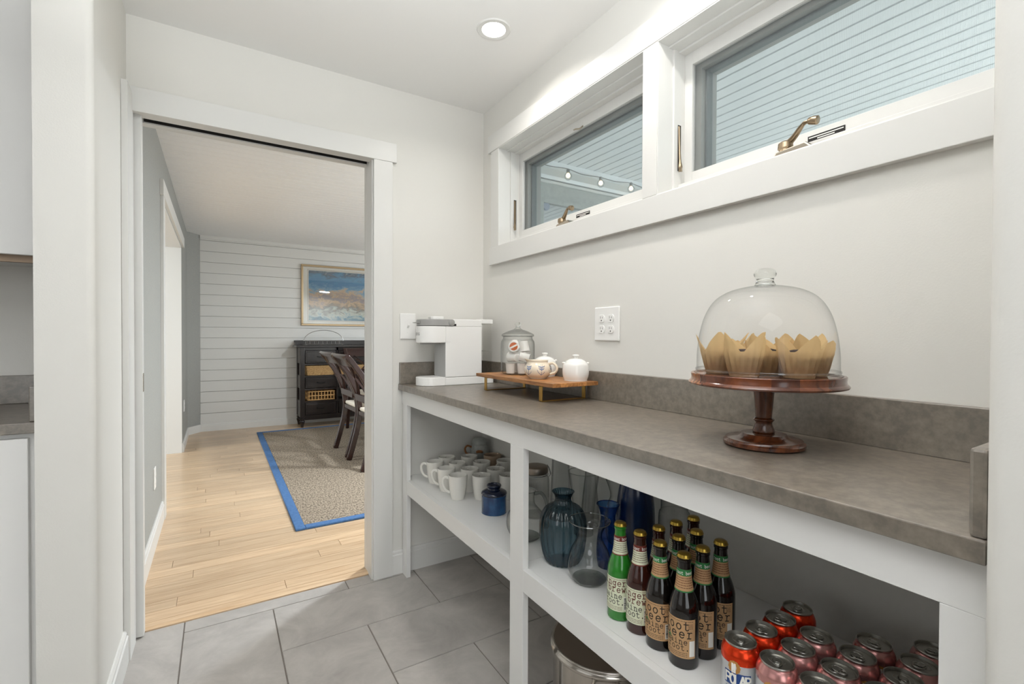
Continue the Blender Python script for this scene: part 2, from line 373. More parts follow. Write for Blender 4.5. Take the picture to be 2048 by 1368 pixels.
def thing(name, loc, label, cat, group=None, rz=0.0):
    return tag(empty(name, loc, rz), label, cat, group)
def struct(o, label=None):
    o['kind'] = 'structure'
    if label: o['label'] = label
    return o
def lab(o, text): o['label'] = text; return o
def copy_tree(o, loc, rz, label, group=None):
    c = o.copy(); COL.objects.link(c); c.location = loc; c.rotation_euler = (0, 0, rz); c['label'] = label
    if group: c['group'] = group
    for ch in list(o.children):
        d = ch.copy(); COL.objects.link(d); d.parent = c
        for g in list(ch.children):
            e = g.copy(); COL.objects.link(e); e.parent = d
    return c

# ------------------------------------------------------------------ stroke lettering (typewriter-like)
def arc(cx, cy, rx, ry, a0, a1, n=8):
    return [(cx+rx*cos(radians(a0+(a1-a0)*i/n)), cy+ry*sin(radians(a0+(a1-a0)*i/n))) for i in range(n+1)]
GL = {
 'o': [arc(.45, .5, .38, .5, 0, 360, 14)],
 'e': [arc(.45, .5, .38, .5, 0, 320, 12), [(.07, .52), (.83, .52)]],
 'r': [[(.0, 1), (.25, 1), (.25, 0)], [(.0, 0), (.6, 0)], arc(.6, .6, .35, .4, 180, 60, 6)],
 't': [[(.32, 1.35), (.32, .25)], [(.02, 1), (.75, 1)], arc(.57, .25, .25, .25, 180, 330, 6)],
 'b': [[(0, 1.5), (.15, 1.5), (.15, 0)], arc(.48, .5, .34, .5, 0, 360, 12)],
 'm': [[(.0, 1), (.12, 1), (.12, 0)], arc(.3, .7, .18, .3, 180, 0, 6)+[(.48, 0)], arc(.66, .7, .18, .3, 180, 0, 6)+[(.84, 0)], [(0, 0), (.24, 0)], [(.38, 0), (.58, 0)], [(.74, 0), (.95, 0)]],
 'a': [arc(.4, .72, .28, .28, 160, 0, 6)+[(.68, .1), (.9, 0)], arc(.36, .28, .28, .28, 0, 360, 10)],
 'i': [[(.15, 1), (.45, 1), (.45, 0)], [(.08, 0), (.82, 0)], [(.40, 1.38), (.50, 1.38)]],
 'n': [[(.0, 1), (.18, 1), (.18, 0)], arc(.46, .65, .28, .35, 180, 0, 7)+[(.74, 0)], [(0, 0), (.36, 0)], [(.56, 0), (.92, 0)]],
 'g': [arc(.42, .55, .34, .45, 0, 360, 12), [(.92, 1), (.76, 1), (.76, -.2)]+arc(.45, -.2, .31, .28, 0, -150, 6)],
 'w': [[(.06, 1), (.25, 0), (.45, .75), (.65, 0), (.84, 1)], [(-.05, 1), (.2, 1)], [(.7, 1), (.95, 1)]],
 '.': [[(.36, .08), (.50, .08)], [(.36, .16), (.50, .16)], [(.36, .0), (.50, .0)]],
 'P': [[(.1, 0), (.1, 1.4), (.5, 1.4)]+arc(.5, 1.02, .32, .38, 90, -90, 7)+[(.1, .64)]],
 'O': [arc(.45, .7, .36, .7, 0, 360, 16)],
 'L': [[(.1, 1.4), (.1, 0), (.75, 0)]],
 'A': [[(.02, 0), (.42, 1.4), (.82, 0)], [(.18, .45), (.68, .45)]],
 'R': [[(.1, 0), (.1, 1.4), (.5, 1.4)]+arc(.5, 1.04, .3, .36, 90, -90, 7)+[(.1, .68)], [(.45, .68), (.82, 0)]],
 'K': [[(.1, 0), (.1, 1.4)], [(.8, 1.4), (.1, .6)], [(.3, .85), (.82, 0)]],
 'E': [[(.75, 1.4), (.1, 1.4), (.1, 0), (.75, 0)], [(.1, .72), (.65, .72)]],
 'U': [[(.1, 1.4), (.1, .4)]+arc(.45, .4, .35, .4, 180, 360, 8)+[(.8, 1.4)]],
 'I': [[(.45, 0), (.45, 1.4)]],
 'G': [arc(.45, .7, .38, .7, 50, 330, 14)+[(.8, .62), (.5, .62)]],
}
def text2d(s, x, y, h, adv=1.12, wt=0.1):
    """list of (polyline, half-width) for a line of text with x-height h"""
    out = []
    for ch in s:
        if ch != ' ':
            for pl in GL[ch]: out.append(([(x+px*h, y+py*h) for px, py in pl], wt*h))
        x += adv*h
    return out
def dashes(x0, x1, y, h, rnd, mean=0.006):
    """one line of tiny unreadable print as word-length strokes"""
    out = []; x = x0
    while x < x1-0.001:
        L_ = min(mean*rnd.uniform(.4, 1.4), x1-x); out.append(([(x, y), (x+L_, y)], h/2)); x += L_+0.0016
    return out
def strokes(bm, lines, M, maxseg=0.004):
    """flat ribbons for polylines; M maps (u,v) to a 3-D point"""
    for pl, hw in lines:
        for (x0, y0), (x1, y1) in zip(pl, pl[1:]):
            d = sqrt((x1-x0)**2+(y1-y0)**2)
            if d < 1e-7: continue
            ux, uy = (x1-x0)/d, (y1-y0)/d
            a = (x0-ux*hw*.8, y0-uy*hw*.8); b = (x1+ux*hw*.8, y1+uy*hw*.8)
            n = max(1, int((d+2*hw)*abs(ux)/maxseg)); prev = None
            for k in range(n+1):
                t = k/n; cx, cy = a[0]+(b[0]-a[0])*t, a[1]+(b[1]-a[1])*t
                cur = (bm.verts.new(M(cx-uy*hw, cy+ux*hw)), bm.verts.new(M(cx+uy*hw, cy-ux*hw)))
                if prev: bm.faces.new((prev[0], prev[1], cur[1], cur[0]))
                prev = cur
def cylmap(r, th0=-pi/2):
    return lambda u, v: (r*cos(th0+u/r), r*sin(th0+u/r), v)
def patch(bm, u0, u1, v0, v1, M, n=6):
    prev = None
    for k in range(n+1):
        u = u0+(u1-u0)*k/n; cur = (bm.verts.new(M(u, v0)), bm.verts.new(M(u, v1)))
        if prev: bm.faces.new((prev[0], cur[0], cur[1], prev[1]))
        prev = cur

# ================================================================== SETTING
HC = 2.3192
# ---- pantry floor: herringbone porcelain tiles on a grout bed
fl = struct(boxes('floor', [(-5.4, 0.16, -5.6, 0.055, -0.06, -0.003), (-5.4, -2.6, -5.6, 0.055, -0.003, 0.0), (-2.6, 0.16, -5.6, -2.75, -0.003, 0.0)], M_grout),
            'grey porcelain tile floor laid in a herringbone with grey grout')
Wt, x0t, y0t, gp = 0.3085, -1.3145, -0.0276, 0.0016
shared = {}
def add_tile(x0, x1, y0, y1):
    x0, x1, y0, y1 = max(x0, -2.6), min(x1, 0.0), max(y0, -2.75), min(y1, 0.055)
    if x1-x0 < 0.012 or y1-y0 < 0.012: return
    key = (round(x1-x0, 3), round(y1-y0, 3)); a, b = (x1-x0)/2-gp, (y1-y0)/2-gp
    if key not in shared:
        bm = NB(); e = 0.0012
        lo = [bm.verts.new((sx*a, sy*b, -0.004)) for sx, sy in ((-1, -1), (1, -1), (1, 1), (-1, 1))]
        hi = [bm.verts.new((sx*(a-e), sy*(b-e), 0.0)) for sx, sy in ((-1, -1), (1, -1), (1, 1), (-1, 1))]
        bm.faces.new(hi)
        for i in range(4): bm.faces.new((lo[i], lo[(i+1) % 4], hi[(i+1) % 4], hi[i]))
        o = mk('tile', bm, M_tile, fl); shared[key] = o.data
    else:
        o = bpy.data.objects.new('tile', shared[key]); COL.objects.link(o); o.parent = fl
    o.location = ((x0+x1)/2, (y0+y1)/2, 0.0)
for m_ in range(-6, 7):
    for k in range(-14, 15):
        bx, by = 2*m_+k, 2*m_-k
        add_tile(x0t+Wt*bx, x0t+Wt*(bx+1), y0t+Wt*1.023*(by-2), y0t+Wt*1.023*by)
        add_tile(x0t+Wt*(bx+1), x0t+Wt*(bx+3), y0t+Wt*1.023*(by-1), y0t+Wt*1.023*by)
# ---- dining floor: oak strip
fd = struct(boxes('floor', [(-4.4, 3.6, 0.055, 4.6, -0.06, 0.004), (-4.4, -1.9, 0.055, 4.6, 0.004, 0.008), (1.5, 3.6, 0.055, 4.6, 0.004, 0.008)], M_oak),
            'light oak strip floor of the dining room')
bm = NB(); prism(bm, [(0.055, 0.0), (0.104, 0.0), (0.104, 0.0085), (0.072, 0.0085), (0.058, 0.004)], 'X', -1.49, -0.57)
mk('threshold', bm, M_oak, fd)
rw = random.Random(3); pw = 0.0828; y = 0.105
while y < 4.46:
    x = -1.9-rw.uniform(0, 1.0)
    while x < 1.5:
        L_ = rw.uniform(0.6, 1.7); xa, xb = max(x, -1.9), min(x+L_, 1.5)
        if xb-xa > 0.03:
            bm = NB(); a = (xb-xa)/2-0.0005; b = pw/2-0.0005; e = 0.0006
            lo = [bm.verts.new((sx*a, sy*b, 0.0)) for sx, sy in ((-1, -1), (1, -1), (1, 1), (-1, 1))]
            hi = [bm.verts.new((sx*(a-e), sy*(b-e), 0.0045)) for sx, sy in ((-1, -1), (1, -1), (1, 1), (-1, 1))]
            bm.faces.new(hi)
            for i in range(4): bm.faces.new((lo[i], lo[(i+1) % 4], hi[(i+1) % 4], hi[i]))
            mk('plank', bm, M_oak, fd, loc=((xa+xb)/2, y+pw/2, 0.004))
        x += L_
    y += pw
# ---- ceilings
struct(boxes('ceiling', [(-5.4, 0.16, -5.6, 0.06, HC, HC+0.1)], M_ceil), 'flat white painted ceiling of the pantry')
cdn = struct(boxes('ceiling', [(-4.4, 3.6, 0.06, 4.6, HC+0.012, HC+0.1)], M_ceil), 'white beadboard ceiling of the dining room')
bm = NB(); pc = 0.083
prism(bm, [(0, 0.013), (0, 0.010), (0.011, 0.0), (pc-0.001, 0.0), (pc-0.0005, 0.005), (pc-0.0005, 0.013)], 'X', -1.62, 3.5)
first = mk('plank', bm, mat('beadboard_paint', (246, 247, 247), 0.5), cdn, loc=(0, 0.125, HC))
for i in range(1, 52):
    o = bpy.data.objects.new('plank', first.data); COL.objects.link(o); o.parent = cdn; o.location = (0, 0.125+pc*i, HC)
# ---- walls
struct(boxes('wall_back', [(-5.4, -1.482, 0, 0.12, 0, HC), (-1.482, -0.565, 0, 0.043, 1.985, HC), (-1.482, -0.565, 0.09, 0.12, 1.985, HC), (-1.482, -0.565, 0.043, 0.09, 2.06, HC), (-0.565, 0.14, 0, 0.12, 0, HC)], M_wall), 'pale warm-white wall with the doorway to the dining room')
struct(boxes('wall_right', [(0, 0.14, -2.2, 0, 0, 1.585), (0, 0.14, -2.2, 0, 2.083, HC), (0, 0.14, -2.2, -1.997, 1.585, 2.083), (0, 0.14, -0.186, 0, 1.585, 2.083)], M_wall), 'pale warm-white wall under and around the two high windows')
bm = NB(); r = 0.018
pl = [(-1.482, 0.0), (-1.602, 0.0), (-1.602, -0.547)]+[(-1.482-r+r*cos(radians(a)), -0.547+r+r*sin(radians(a))) for a in range(-90, 1, 15)]
prism(bm, pl, 'Z', 0, HC); struct(mk('wall_left', bm, M_wall, smooth=True), 'short white wall stub left of the doorway with a rounded corner')
bm = NB()
pl = [(0.14, -2.062), (-0.48+r, -2.062)]+[(-0.48+r+r*cos(radians(a)), -2.062-r+r*sin(radians(a))) for a in range(90, 181, 15)]+[(-0.48, -2.2), (0.14, -2.2)]
prism(bm, pl, 'Z', 0, HC); struct(mk('wall_near_right', bm, M_wall, smooth=True), 'white wall end at the right edge beside the countertop')
struct(boxes('wall_near', [(-5.4, 0.14, -5.6, -5.5, 0, HC), (-5.4, -5.3, -5.5, 0, 0, HC), (0.04, 0.14, -5.5, -2.2, 0, HC)], M_wall), 'white kitchen walls behind the camera')
struct(boxes('wall_far_left', [(-1.62, -1.497, 0.12, 1.46, 0, HC), (-1.62, -1.497, 1.46, 3.355, 2.0, HC), (-1.62, -1.497, 3.355, 4.296, 0, HC)], M_grass), 'grey grasscloth wall with a wide cased opening')
bm = NB(); prism(bm, [(-1.5, 4.29), (-1.3775, 4.447), (-1.3775, 4.58), (-1.62, 4.58), (-1.62, 4.29)], 'Z', 0, HC)
struct(mk('wall_far_left', bm, M_grass), 'narrow angled grey grasscloth wall in the far corner')
wb = struct(boxes('wall_far', [(-1.3775, 3.6, 4.46, 4.58, 0, HC)], M_trim), 'white shiplap end wall of the dining room')
bm = NB(); ps = 0.1278
prism(bm, [(0.015, 0.0), (0.0, 0.0), (0.0, ps-0.004), (0.015, ps-0.004)], 'X', -1.3775, 3.5)
zz = 0.094; first = None
while zz < 2.2776:
    if first is None: first = mk('plank', bm, M_trim, wb, bevel=0.0012, segs=1); o = first
    else:
        o = bpy.data.objects.new('plank', first.data); COL.objects.link(o); o.parent = wb
        md = o.modifiers.new('edge', 'BEVEL'); md.width = 0.0012; md.segments = 1
    o.location = (0, 4.445, zz); zz += ps
struct(boxes('wall_far_right', [(3.5, 3.6, 0.24, 4.46, 0, HC), (0.14, 3.6, 0.20, 0.24, 0, HC)], M_wall), 'plain dining room walls out of sight')
struct(boxes('wall_outer_left', [(-4.4, -4.3, 0.12, 4.6, 0, HC), (-4.3, -1.62, 4.5, 4.6, 0, HC)], M_wall), 'plain white hall walls beyond the cased opening')

# ---- baseboards and trims
def baseboard(name, axis, a, b, face, sgn, h=0.113):
    """axis the board runs along, face the wall plane, sgn the direction it projects"""
    pr = [(face, 0.0), (face+sgn*0.014, 0.0), (face+sgn*0.014, h-0.022), (face+sgn*0.010, h-0.018), (face+sgn*0.010, h-0.008), (face+sgn*0.005, h), (face, h)]
    bm = NB()
    if axis == 'Y': prism(bm, [(u, v) for u, v in pr], 'Y', a, b)
    else: prism(bm, [(u, v) for u, v in pr], 'X', a, b)
    return struct(mk(name, bm, M_trim))
baseboard('baseboard_back', 'X', -0.4942, 0.0, 0.0, -1)
baseboard('baseboard_right', 'Y', -2.06, -0.014, 0.0, -1)
baseboard('baseboard_left', 'Y', -0.545, -0.122, -1.482, 1)
baseboard('baseboard_far_left', 'Y', 0.13, 1.37, -1.497, 1, 0.125)
baseboard('baseboard_far_left', 'Y', 3.36, 4.296, -1.497, 1, 0.095)
baseboard('baseboard_far', 'X', -1.372, 3.5, 4.447, -1, 0.095)
bm = NB(); n_ = Vector((0.157, -0.1225)).normalized()
prism(bm, [(-1.5, 4.29), (-1.5+n_.x*0.014, 4.29+n_.y*0.014), (-1.3775+n_.x*0.014, 4.447+n_.y*0.014), (-1.3775, 4.447)], 'Z', 0, 0.095)
struct(mk('baseboard_far_left', bm, M_trim))
# doorway
d1 = struct(empty('door_1'), 'white cased pocket-door opening into the dining room')
boxes('casing_head', [(-1.4805, -0.4746, -0.02, 0, 1.9643, 2.0534)], M_trim, d1, 0.0015)
boxes('casing_side', [(-0.5832, -0.4942, -0.018, 0, 0.0, 1.9643)], M_trim, d1, 0.0015)
lab(boxes('casing_side', [(-1.4815, -1.463, -0.122, -0.001, 0.0, 2.028), (-1.463, -1.4625, -0.02, -0.001, 0.0, 1.9643)], M_trim, d1, 0.0015), 'casing turned flat onto the left wall')
boxes('jamb', [(-0.588, -0.565, 0.0, 0.128, 0.0, 1.985), (-0.5885, -0.588, 0.0, 0.043, 0.0, 1.9643), (-0.5885, -0.588, 0.088, 0.128, 0.0, 1.9643)], M_trim, d1)
boxes('jamb', [(-1.4805, -1.4405, 0.0155, 0.055, 0.006, 1.985), (-1.4805, -1.470, 0.09, 0.13, 0.0, 1.985)], M_trim, d1, 0.001)
boxes('jamb_head', [(-1.4805, -0.588, 0.0, 0.043, 1.9655, 1.985), (-1.4805, -0.588, 0.09, 0.132, 1.9655, 1.985)], M_trim, d1)
lab(boxes('track_slot', [(-1.4405, -0.588, 0.0435, 0.0895, 2.04, 2.058), (-1.4405, -0.588, 0.0435, 0.0445, 1.97, 2.04), (-1.4405, -0.588, 0.0885, 0.0895, 1.97, 2.04)], M_dark, d1), 'dark slot of the pocket door track')
lab(boxes('strike_plate', [(-1.4408, -1.4396, 0.022, 0.046, 0.93, 1.0)], M_nickel, d1), 'small metal strike plate')
# dining opening trims
d2 = struct(empty('door_2'), 'wide white cased opening in the grey wall')
boxes('casing_side', [(-1.497, -1.479, 1.37, 1.462, 0.0, 2.0)], M_trim, d2, 0.0015)
boxes('casing_head', [(-1.497, -1.477, 1.35, 3.45, 2.0, 2.095)], M_trim, d2, 0.0015)
boxes('jamb', [(-1.635, -1.4975, 3.34, 3.3545, 0.008, 1.985), (-1.64, -1.4975, 1.455, 1.47, 0.008, 1.985)], M_trim, d2, 0.001)
boxes('jamb_head', [(-1.635, -1.4975, 1.455, 3.3545, 1.985, 2.0)], M_trim, d2)
struct(boxes('trim_1', [(-1.3775, 3.5, 4.433, 4.447, 2.279, HC)], M_trim, bevel=0.001), 'thin white trim strip above the shiplap')

# ---- high windows
t2 = struct(empty('trim_2'), 'white flat casing around the two high windows')
boxes('casing_head', [(-0.022, 0, -2.06, -0.088, 2.0765, 2.1625)], M_trim, t2, 0.0015)
boxes('casing_sill', [(-0.020, 0, -2.06, -0.1005, 1.5066, 1.594)], M_trim, t2, 0.0015)
boxes('casing_side', [(-0.018, 0, -0.188, -0.113, 1.594, 2.0765)], M_trim, t2, 0.0015)
boxes('casing_side', [(-0.018, 0, -2.06, -1.996, 1.594, 2.0765)], M_trim, t2, 0.0015)
boxes('mullion', [(-0.020, 0.10, -1.19, -1.131, 1.594, 2.0765)], M_trim, t2, 0.0015)
def window(name, ya, yb, label, crank_y, lock_y):
    """ya > yb (towards the camera is smaller y)"""
    wn = struct(empty(name), label); zb, zt = 1.594, 2.0765
    fr = [(-0.018, 0.05, ya-0.003, ya, zb, zt), (0.05, 0.102, ya-0.009, ya, zb, zt), (-0.018, 0.05, yb, yb+0.003, zb, zt), (0.05, 0.102, yb, yb+0.009, zb, zt),
          (-0.02, 0.03, yb, ya, zt-0.004, zt), (0.03, 0.072, yb, ya, zt-0.009, zt), (0.072, 0.102, yb, ya, zt-0.015, zt),
          (-0.018, 0.102, yb, ya, zb-0.008, zb+0.002), (0.072, 0.102, yb, ya, zb, zb+0.044)]
    boxes('frame', fr, M_trim, wn, 0.001)
    y1, y2 = ya-0.037, yb+0.037
    sf = boxes('screen_frame', [(0.102, 0.118, y1, ya, zb, zt), (0.102, 0.118, yb, y2, zb, zt), (0.102, 0.118, y2, y1, zb, 1.677), (0.102, 0.118, y2, y1, 2.022, zt)], M_trim, wn, 0.001)
    boxes('screen_mesh', [(0.1105, 0.1109, y2, y1, 1.677, 2.022)], M_screen, sf)
    y3, y4, zb3, zt3 = y1-0.020, y2+0.020, 1.694, 2.006
    boxes('sash', [(0.121, 0.20, y3, ya, zb, zt), (0.121, 0.20, yb, y4, zb, zt), (0.121, 0.20, y4, y3, zb, zb3-0.02), (0.121, 0.20, y4, y3, zt3, zt)], M_sash, wn, 0.001)
    boxes('gasket', [(0.14, 0.17, y3-0.007, y3, zb3-0.02, zt3), (0.14, 0.17, y4, y4+0.007, zb3-0.02, zt3), (0.14, 0.17, y4+0.007, y3-0.007, zt3-0.007, zt3), (0.14, 0.17, y4+0.007, y3-0.007, zb3-0.02, zb3-0.013)], M_gasket, wn, 0.002)
    boxes('pane', [(0.156, 0.159, y4+0.007, y3-0.007, zb3-0.013, zt3-0.007)], G_pane, wn)
    # folding crank
    bm = NB(); prism(bm, [(crank_y+0.03, 1.606), (crank_y+0.018, 1.622), (crank_y-0.055, 1.628), (crank_y-0.078, 1.606)], 'X', 0.028, 0.066)
    cr = lab(mk('crank', bm, M_nickel, wn, bevel=0.004), 'bronze folding window crank')
    bm = NB()
    lathe(bm, [(0.0, 1.648), (0.010, 1.648), (0.017, 1.643), (0.018, 1.630), (0.0145, 1.626), (0.0155, 1.622), (0.016, 1.612)], 20, (0.044, crank_y, 0))
    arm = spline([(0.044, crank_y-0.006, 1.640), (0.040, crank_y-0.024, 1.651), (0.036, crank_y-0.042, 1.668), (0.034, crank_y-0.052, 1.674), (0.034, crank_y-0.062, 1.674)], 5)
    tube(bm, arm, [0.0105-0.0045*min(1, i/12) for i in range(len(arm))], 10, flat=0.7)
    mk('crank_arm', bm, M_bronze, cr, smooth=True)
    bm = NB(); ky = crank_y-0.060
    tube(bm, [(0.034, ky, 1.6745), (0.034, ky-0.002, 1.6745), (0.034, ky-0.012, 1.6725), (0.034, ky-0.021, 1.670), (0.034, ky-0.023, 1.6695)], [0.0065, 0.0085, 0.0105, 0.0108, 0.008], 12)
    mk('crank_knob', bm, M_bronze, cr, smooth=True)
    bm = NB(); box(bm, 0.1005, 0.1019, crank_y-0.112, crank_y-0.026, 1.648, 1.663)
    st = lab(mk('warning_sticker', bm, M_ink, wn), 'small dark warning sticker with two lines of white print')
    bm = NB(); rd = random.Random(5)
    Ms = lambda u, v: (0.1002, crank_y-0.030-u, v)
    strokes(bm, dashes(0, 0.078, 1.658, 0.0026, rd, 0.010)+dashes(0.020, 0.058, 1.6525, 0.0026, rd, 0.010), Ms, 0.02)
    mk('print', bm, M_whiteink, st)
    for ly, sg in lock_y:
        bm = NB(); box(bm, 0.068, 0.082, min(ly, ly-sg*0.0012), max(ly, ly-sg*0.0012), 1.682, 1.83)
        lk = lab(mk('sash_lock', bm, M_dark, wn), 'bronze sash lock lever in a dark slot')
        bm = NB(); yy = ly-sg*0.004
        tube(bm, spline([(0.072, yy+sg*0.002, 1.825), (0.072, yy, 1.76), (0.070, yy-sg*0.004, 1.715), (0.066, yy-sg*0.009, 1.69), (0.068, yy-sg*0.008, 1.676)], 5), [0.0035]*11+[0.004, 0.005, 0.006, 0.0065, 0.007, 0.006, 0.0055, 0.0055, 0.006, 0.006][:10], 8)
        mk('lever', bm, M_bronze, lk, smooth=True)
    bm = NB(); tube(bm, spline([(0.100, (ya+yb)/2+0.03, 2.030), (0.096, (ya+yb)/2+0.012, 2.026), (0.098, (ya+yb)/2-0.012, 2.020), (0.101, (ya+yb)/2-0.03, 2.026)], 4), 0.003, 6)
    lab(mk('screen_clip', bm, M_nickel, wn, smooth=True), 'clear screen clip')
    return wn
window('window_1', -0.188, -1.131, 'smaller-looking far high window showing string lights outside', -0.622, [(-0.197, 1), (-1.122, -1)])
window('window_2', -1.190, -1.996, 'nearer high window showing the porch ceiling boards', -1.557, [(-1.199, 1)])

# ---- porch outside
pf = struct(boxes('ceiling', [(0.16, 2.95, -4.6, 0.12, 2.207, 2.26)], M_porch), 'pale beadboard porch ceiling outside the windows')
bm = NB(); pb = 0.0711
prism(bm, [(0.0, 0.010), (0.0, 0.0), (pb-0.011, 0.0), (pb-0.009, 0.006), (pb-0.006, 0.002), (pb-0.003, 0.006), (pb-0.002, 0.010)], 'Y', -4.6, 0.12)
first = mk('plank', bm, M_porch, pf, loc=(0.20, 0, 2.197))
for i in range(1, 38):
    o = bpy.data.objects.new('plank', first.data); COL.objects.link(o); o.parent = pf; o.location = (0.20+pb*i, 0, 2.197)
struct(boxes('wall_outer', [(0.14, 3.6, 0.13, 0.20, 0, 1.0), (0.14, 0.47, 0.13, 0.20, 1.0, 1.95), (1.5, 3.6, 0.13, 0.20, 1.0, 1.95), (0.14, 3.6, 0.13, 0.20, 1.95, 2.25)], M_siding), 'grey porch end wall beyond the far window')
pt = struct(empty('trim_3'), 'white frieze boards along the top of the porch wall')
boxes('crown', [(0.16, 3.6, 0.075, 0.13, 2.168, 2.197)], M_porch, pt)
boxes('frieze_board', [(0.16, 3.6, 0.118, 0.13, 2.100, 2.168)], M_beam, pt)
boxes('band', [(0.16, 3.6, 0.105, 0.118, 2.100, 2.121)], M_porch, pt)
boxes('band', [(0.16, 3.6, 0.110, 0.13, 2.076, 2.092)], M_beam, pt)
wd = struct(empty('window_3'), 'porch window reflecting the pale ceiling boards')
boxes('frame', [(0.43, 0.4735, 0.112, 0.145, 0.96, 1.985), (1.46, 1.54, 0.112, 0.145, 0.96, 1.985), (0.4735, 1.46, 0.112, 0.145, 1.955, 1.985), (0.4735, 1.46, 0.112, 0.145, 0.96, 1.0)], M_siding, wd)
G_refl = thin_glass('reflecting_pane', (0.55, 0.62, 0.64), (0.3, 0.3, 0.3), 0.3, 0.62, 0.03)
boxes('pane', [(0.4735, 1.46, 0.128, 0.132, 1.0, 1.955)], G_refl, wd)
tg = thing('window_thermometer', (0.4995, 0.1275, 1.937), 'round blue-grey thermometer stuck on the porch window glass', 'thermometer')
bm = NB(); lathe(bm, [(0, -0.008), (0.024, -0.008), (0.026, -0.004), (0.026, 0.0), (0, 0.0)], 24)
o = mk('dial', bm, mat('slate_blue', (132, 142, 156), 0.6), tg, smooth=True); o.rotation_euler = (-pi/2, 0, 0)
struct(boxes('floor', [(0.14, 3.1, -4.6, 0.13, -0.1, -0.02)], M_deck), 'porch deck')
struct(boxes('ground', [(3.1, 40, -40, 40, -0.4, -0.3), (0.14, 3.1, -40, -4.6, -0.4, -0.3)], M_lawn), 'lawn beyond the porch')
for k, yy in enumerate((-4.5, -2.4)):
    struct(boxes('column', [(2.84, 2.94, yy, yy+0.1, -0.1, 2.2)], M_porch), 'white porch post')
# string lights
sl = thing('string_lights', (0, 0, 0), 'grey cable of round glowing bulbs strung along the porch wall', 'string lights')
cab = [(0.2, 0.045, 2.150), (0.39, 0.04, 2.1496), (0.47, 0.04, 2.1475), (0.595, 0.04, 2.156), (0.71, 0.04, 2.1432), (0.855, 0.04, 2.1515), (0.984, 0.04, 2.148), (1.114, 0.04, 2.160), (1.25, 0.04, 2.150), (1.38, 0.04, 2.158), (1.9, 0.04, 2.15)]
bm = NB(); tube(bm, spline(cab, 6), 0.0028, 6); mk('cable', bm, M_cablew, sl, smooth=True)
bulbs = [(0.600, 0.04, 2.146), (0.862, 0.04, 2.146), (1.128, 0.04, 2.156), (1.385, 0.04, 2.148)]
bm = NB(); lathe(bm, [(0.0, -0.056), (0.010, -0.055), (0.020, -0.046), (0.024, -0.034), (0.020, -0.021), (0.010, -0.012), (0.008, -0.010)], 16)
gl_ = mk('bulb', bm, G_clear, sl, smooth=True, loc=bulbs[0])
bm = NB(); lathe(bm, [(0.0, -0.012), (0.0105, -0.012), (0.0105, 0.006), (0.005, 0.010), (0, 0.011)], 12); so = mk('socket', bm, M_cablew, gl_, smooth=True)
bm = NB(); lathe(bm, [(0.0, -0.044), (0.009, -0.040), (0.013, -0.031), (0.009, -0.019), (0, -0.013)], 12); fi = mk('filament', bm, M_bulb, gl_, smooth=True)
for b in bulbs[1:]:
    c = gl_.copy(); COL.objects.link(c); c.location = b
    for ch in (so, fi):
        d = ch.copy(); COL.objects.link(d); d.parent = c

# ================================================================== FIXTURES
def mkrel(name, bm, m, parent, **kw):
    """mesh given in world coordinates, stored relative to its thing"""
    p = parent; v = Vector()
    while p: v += p.location; p = p.parent
    bmesh.ops.translate(bm, verts=bm.verts, vec=-v); return mk(name, bm, m, parent, **kw)
def boxrel(name, lst, m, parent, bevel=0.0):
    bm = NB()
    for b in lst: box(bm, *b)
    return mkrel(name, bm, m, parent, bevel=bevel)

t = thing('recessed_light', (-0.298, -0.635, HC), 'round white recessed ceiling light, lit, above the corner', 'ceiling light')
bm = NB(); lathe(bm, [(0.044, -0.002), (0.048, -0.004), (0.062, -0.004), (0.066, 0.0), (0.044, 0.0)], 40); mk('trim_ring', bm, M_trim, t, smooth=True)
bm = NB(); lathe(bm, [(0.0, -0.003), (0.045, -0.003), (0.045, -0.001), (0, -0.001)], 32); mk('lens', bm, M_lens, t)

t = thing('light_switch', (-0.415, 0, 1.192), 'white toggle switch plate on the wall between doorway and coffee maker', 'light switch')
bm = NB(); box(bm, -0.0395, 0.0395, -0.006, 0, -0.062, 0.062); mk('plate', bm, M_plastic, t, bevel=0.003)
bm = NB(); prism(bm, [(-0.006, 0.004), (-0.016, 0.009), (-0.017, 0.004), (-0.006, -0.009)], 'X', -0.0045, 0.0045); box(bm, -0.0055, 0.0055, -0.0066, -0.006, -0.0125, 0.0125); mk('toggle', bm, M_plastic, t, bevel=0.0008)
for z in (-0.03, 0.03):
    bm = NB(); lathe(bm, [(0, 0), (0.003, 0), (0.003, 0.0012), (0, 0.0012)], 10); sc_ = mk('screw', bm, M_plastic, t, loc=(0, -0.006, z)); sc_.rotation_euler = (pi/2, 0, 0)

t = thing('wall_outlet', (0, -0.9515, 1.191), 'white double-gang outlet plate with four sockets above the backsplash', 'outlet')
bm = NB(); prism(bm, [(-0.0635, -0.0612), (0.0635, -0.0612), (0.0635, 0.0612), (-0.0635, 0.0612)], 'X', -0.0065, 0); mk('plate', bm, M_plastic, t, bevel=0.004, segs=3)
for cy in (0.0235, -0.0235):
    for cz in (0.0195, -0.0195):
        bm = NB(); n = 20; pts = []
        for k in range(n):
            a = 2*pi*k/n; pts.append((0.0168*cos(a), max(-0.0142, min(0.0142, 0.0172*sin(a)))))
        prism(bm, pts, 'X', -0.0088, -0.006); rc = mk('receptacle', bm, M_plastic, t, bevel=0.0008, segs=1, loc=(0, cy, cz))
        bm = NB(); box(bm, -0.00895, -0.0087, 0.0045, 0.0062, 0.0005, 0.0085); box(bm, -0.00895, -0.0087, -0.0062, -0.0045, 0.0005, 0.007)
        prism(bm, [(0.0026*cos(a*pi/5), -0.0068+0.0026*sin(a*pi/5)) for a in range(10)], 'X', -0.00895, -0.0087); mk('slot', bm, M_dark, rc)
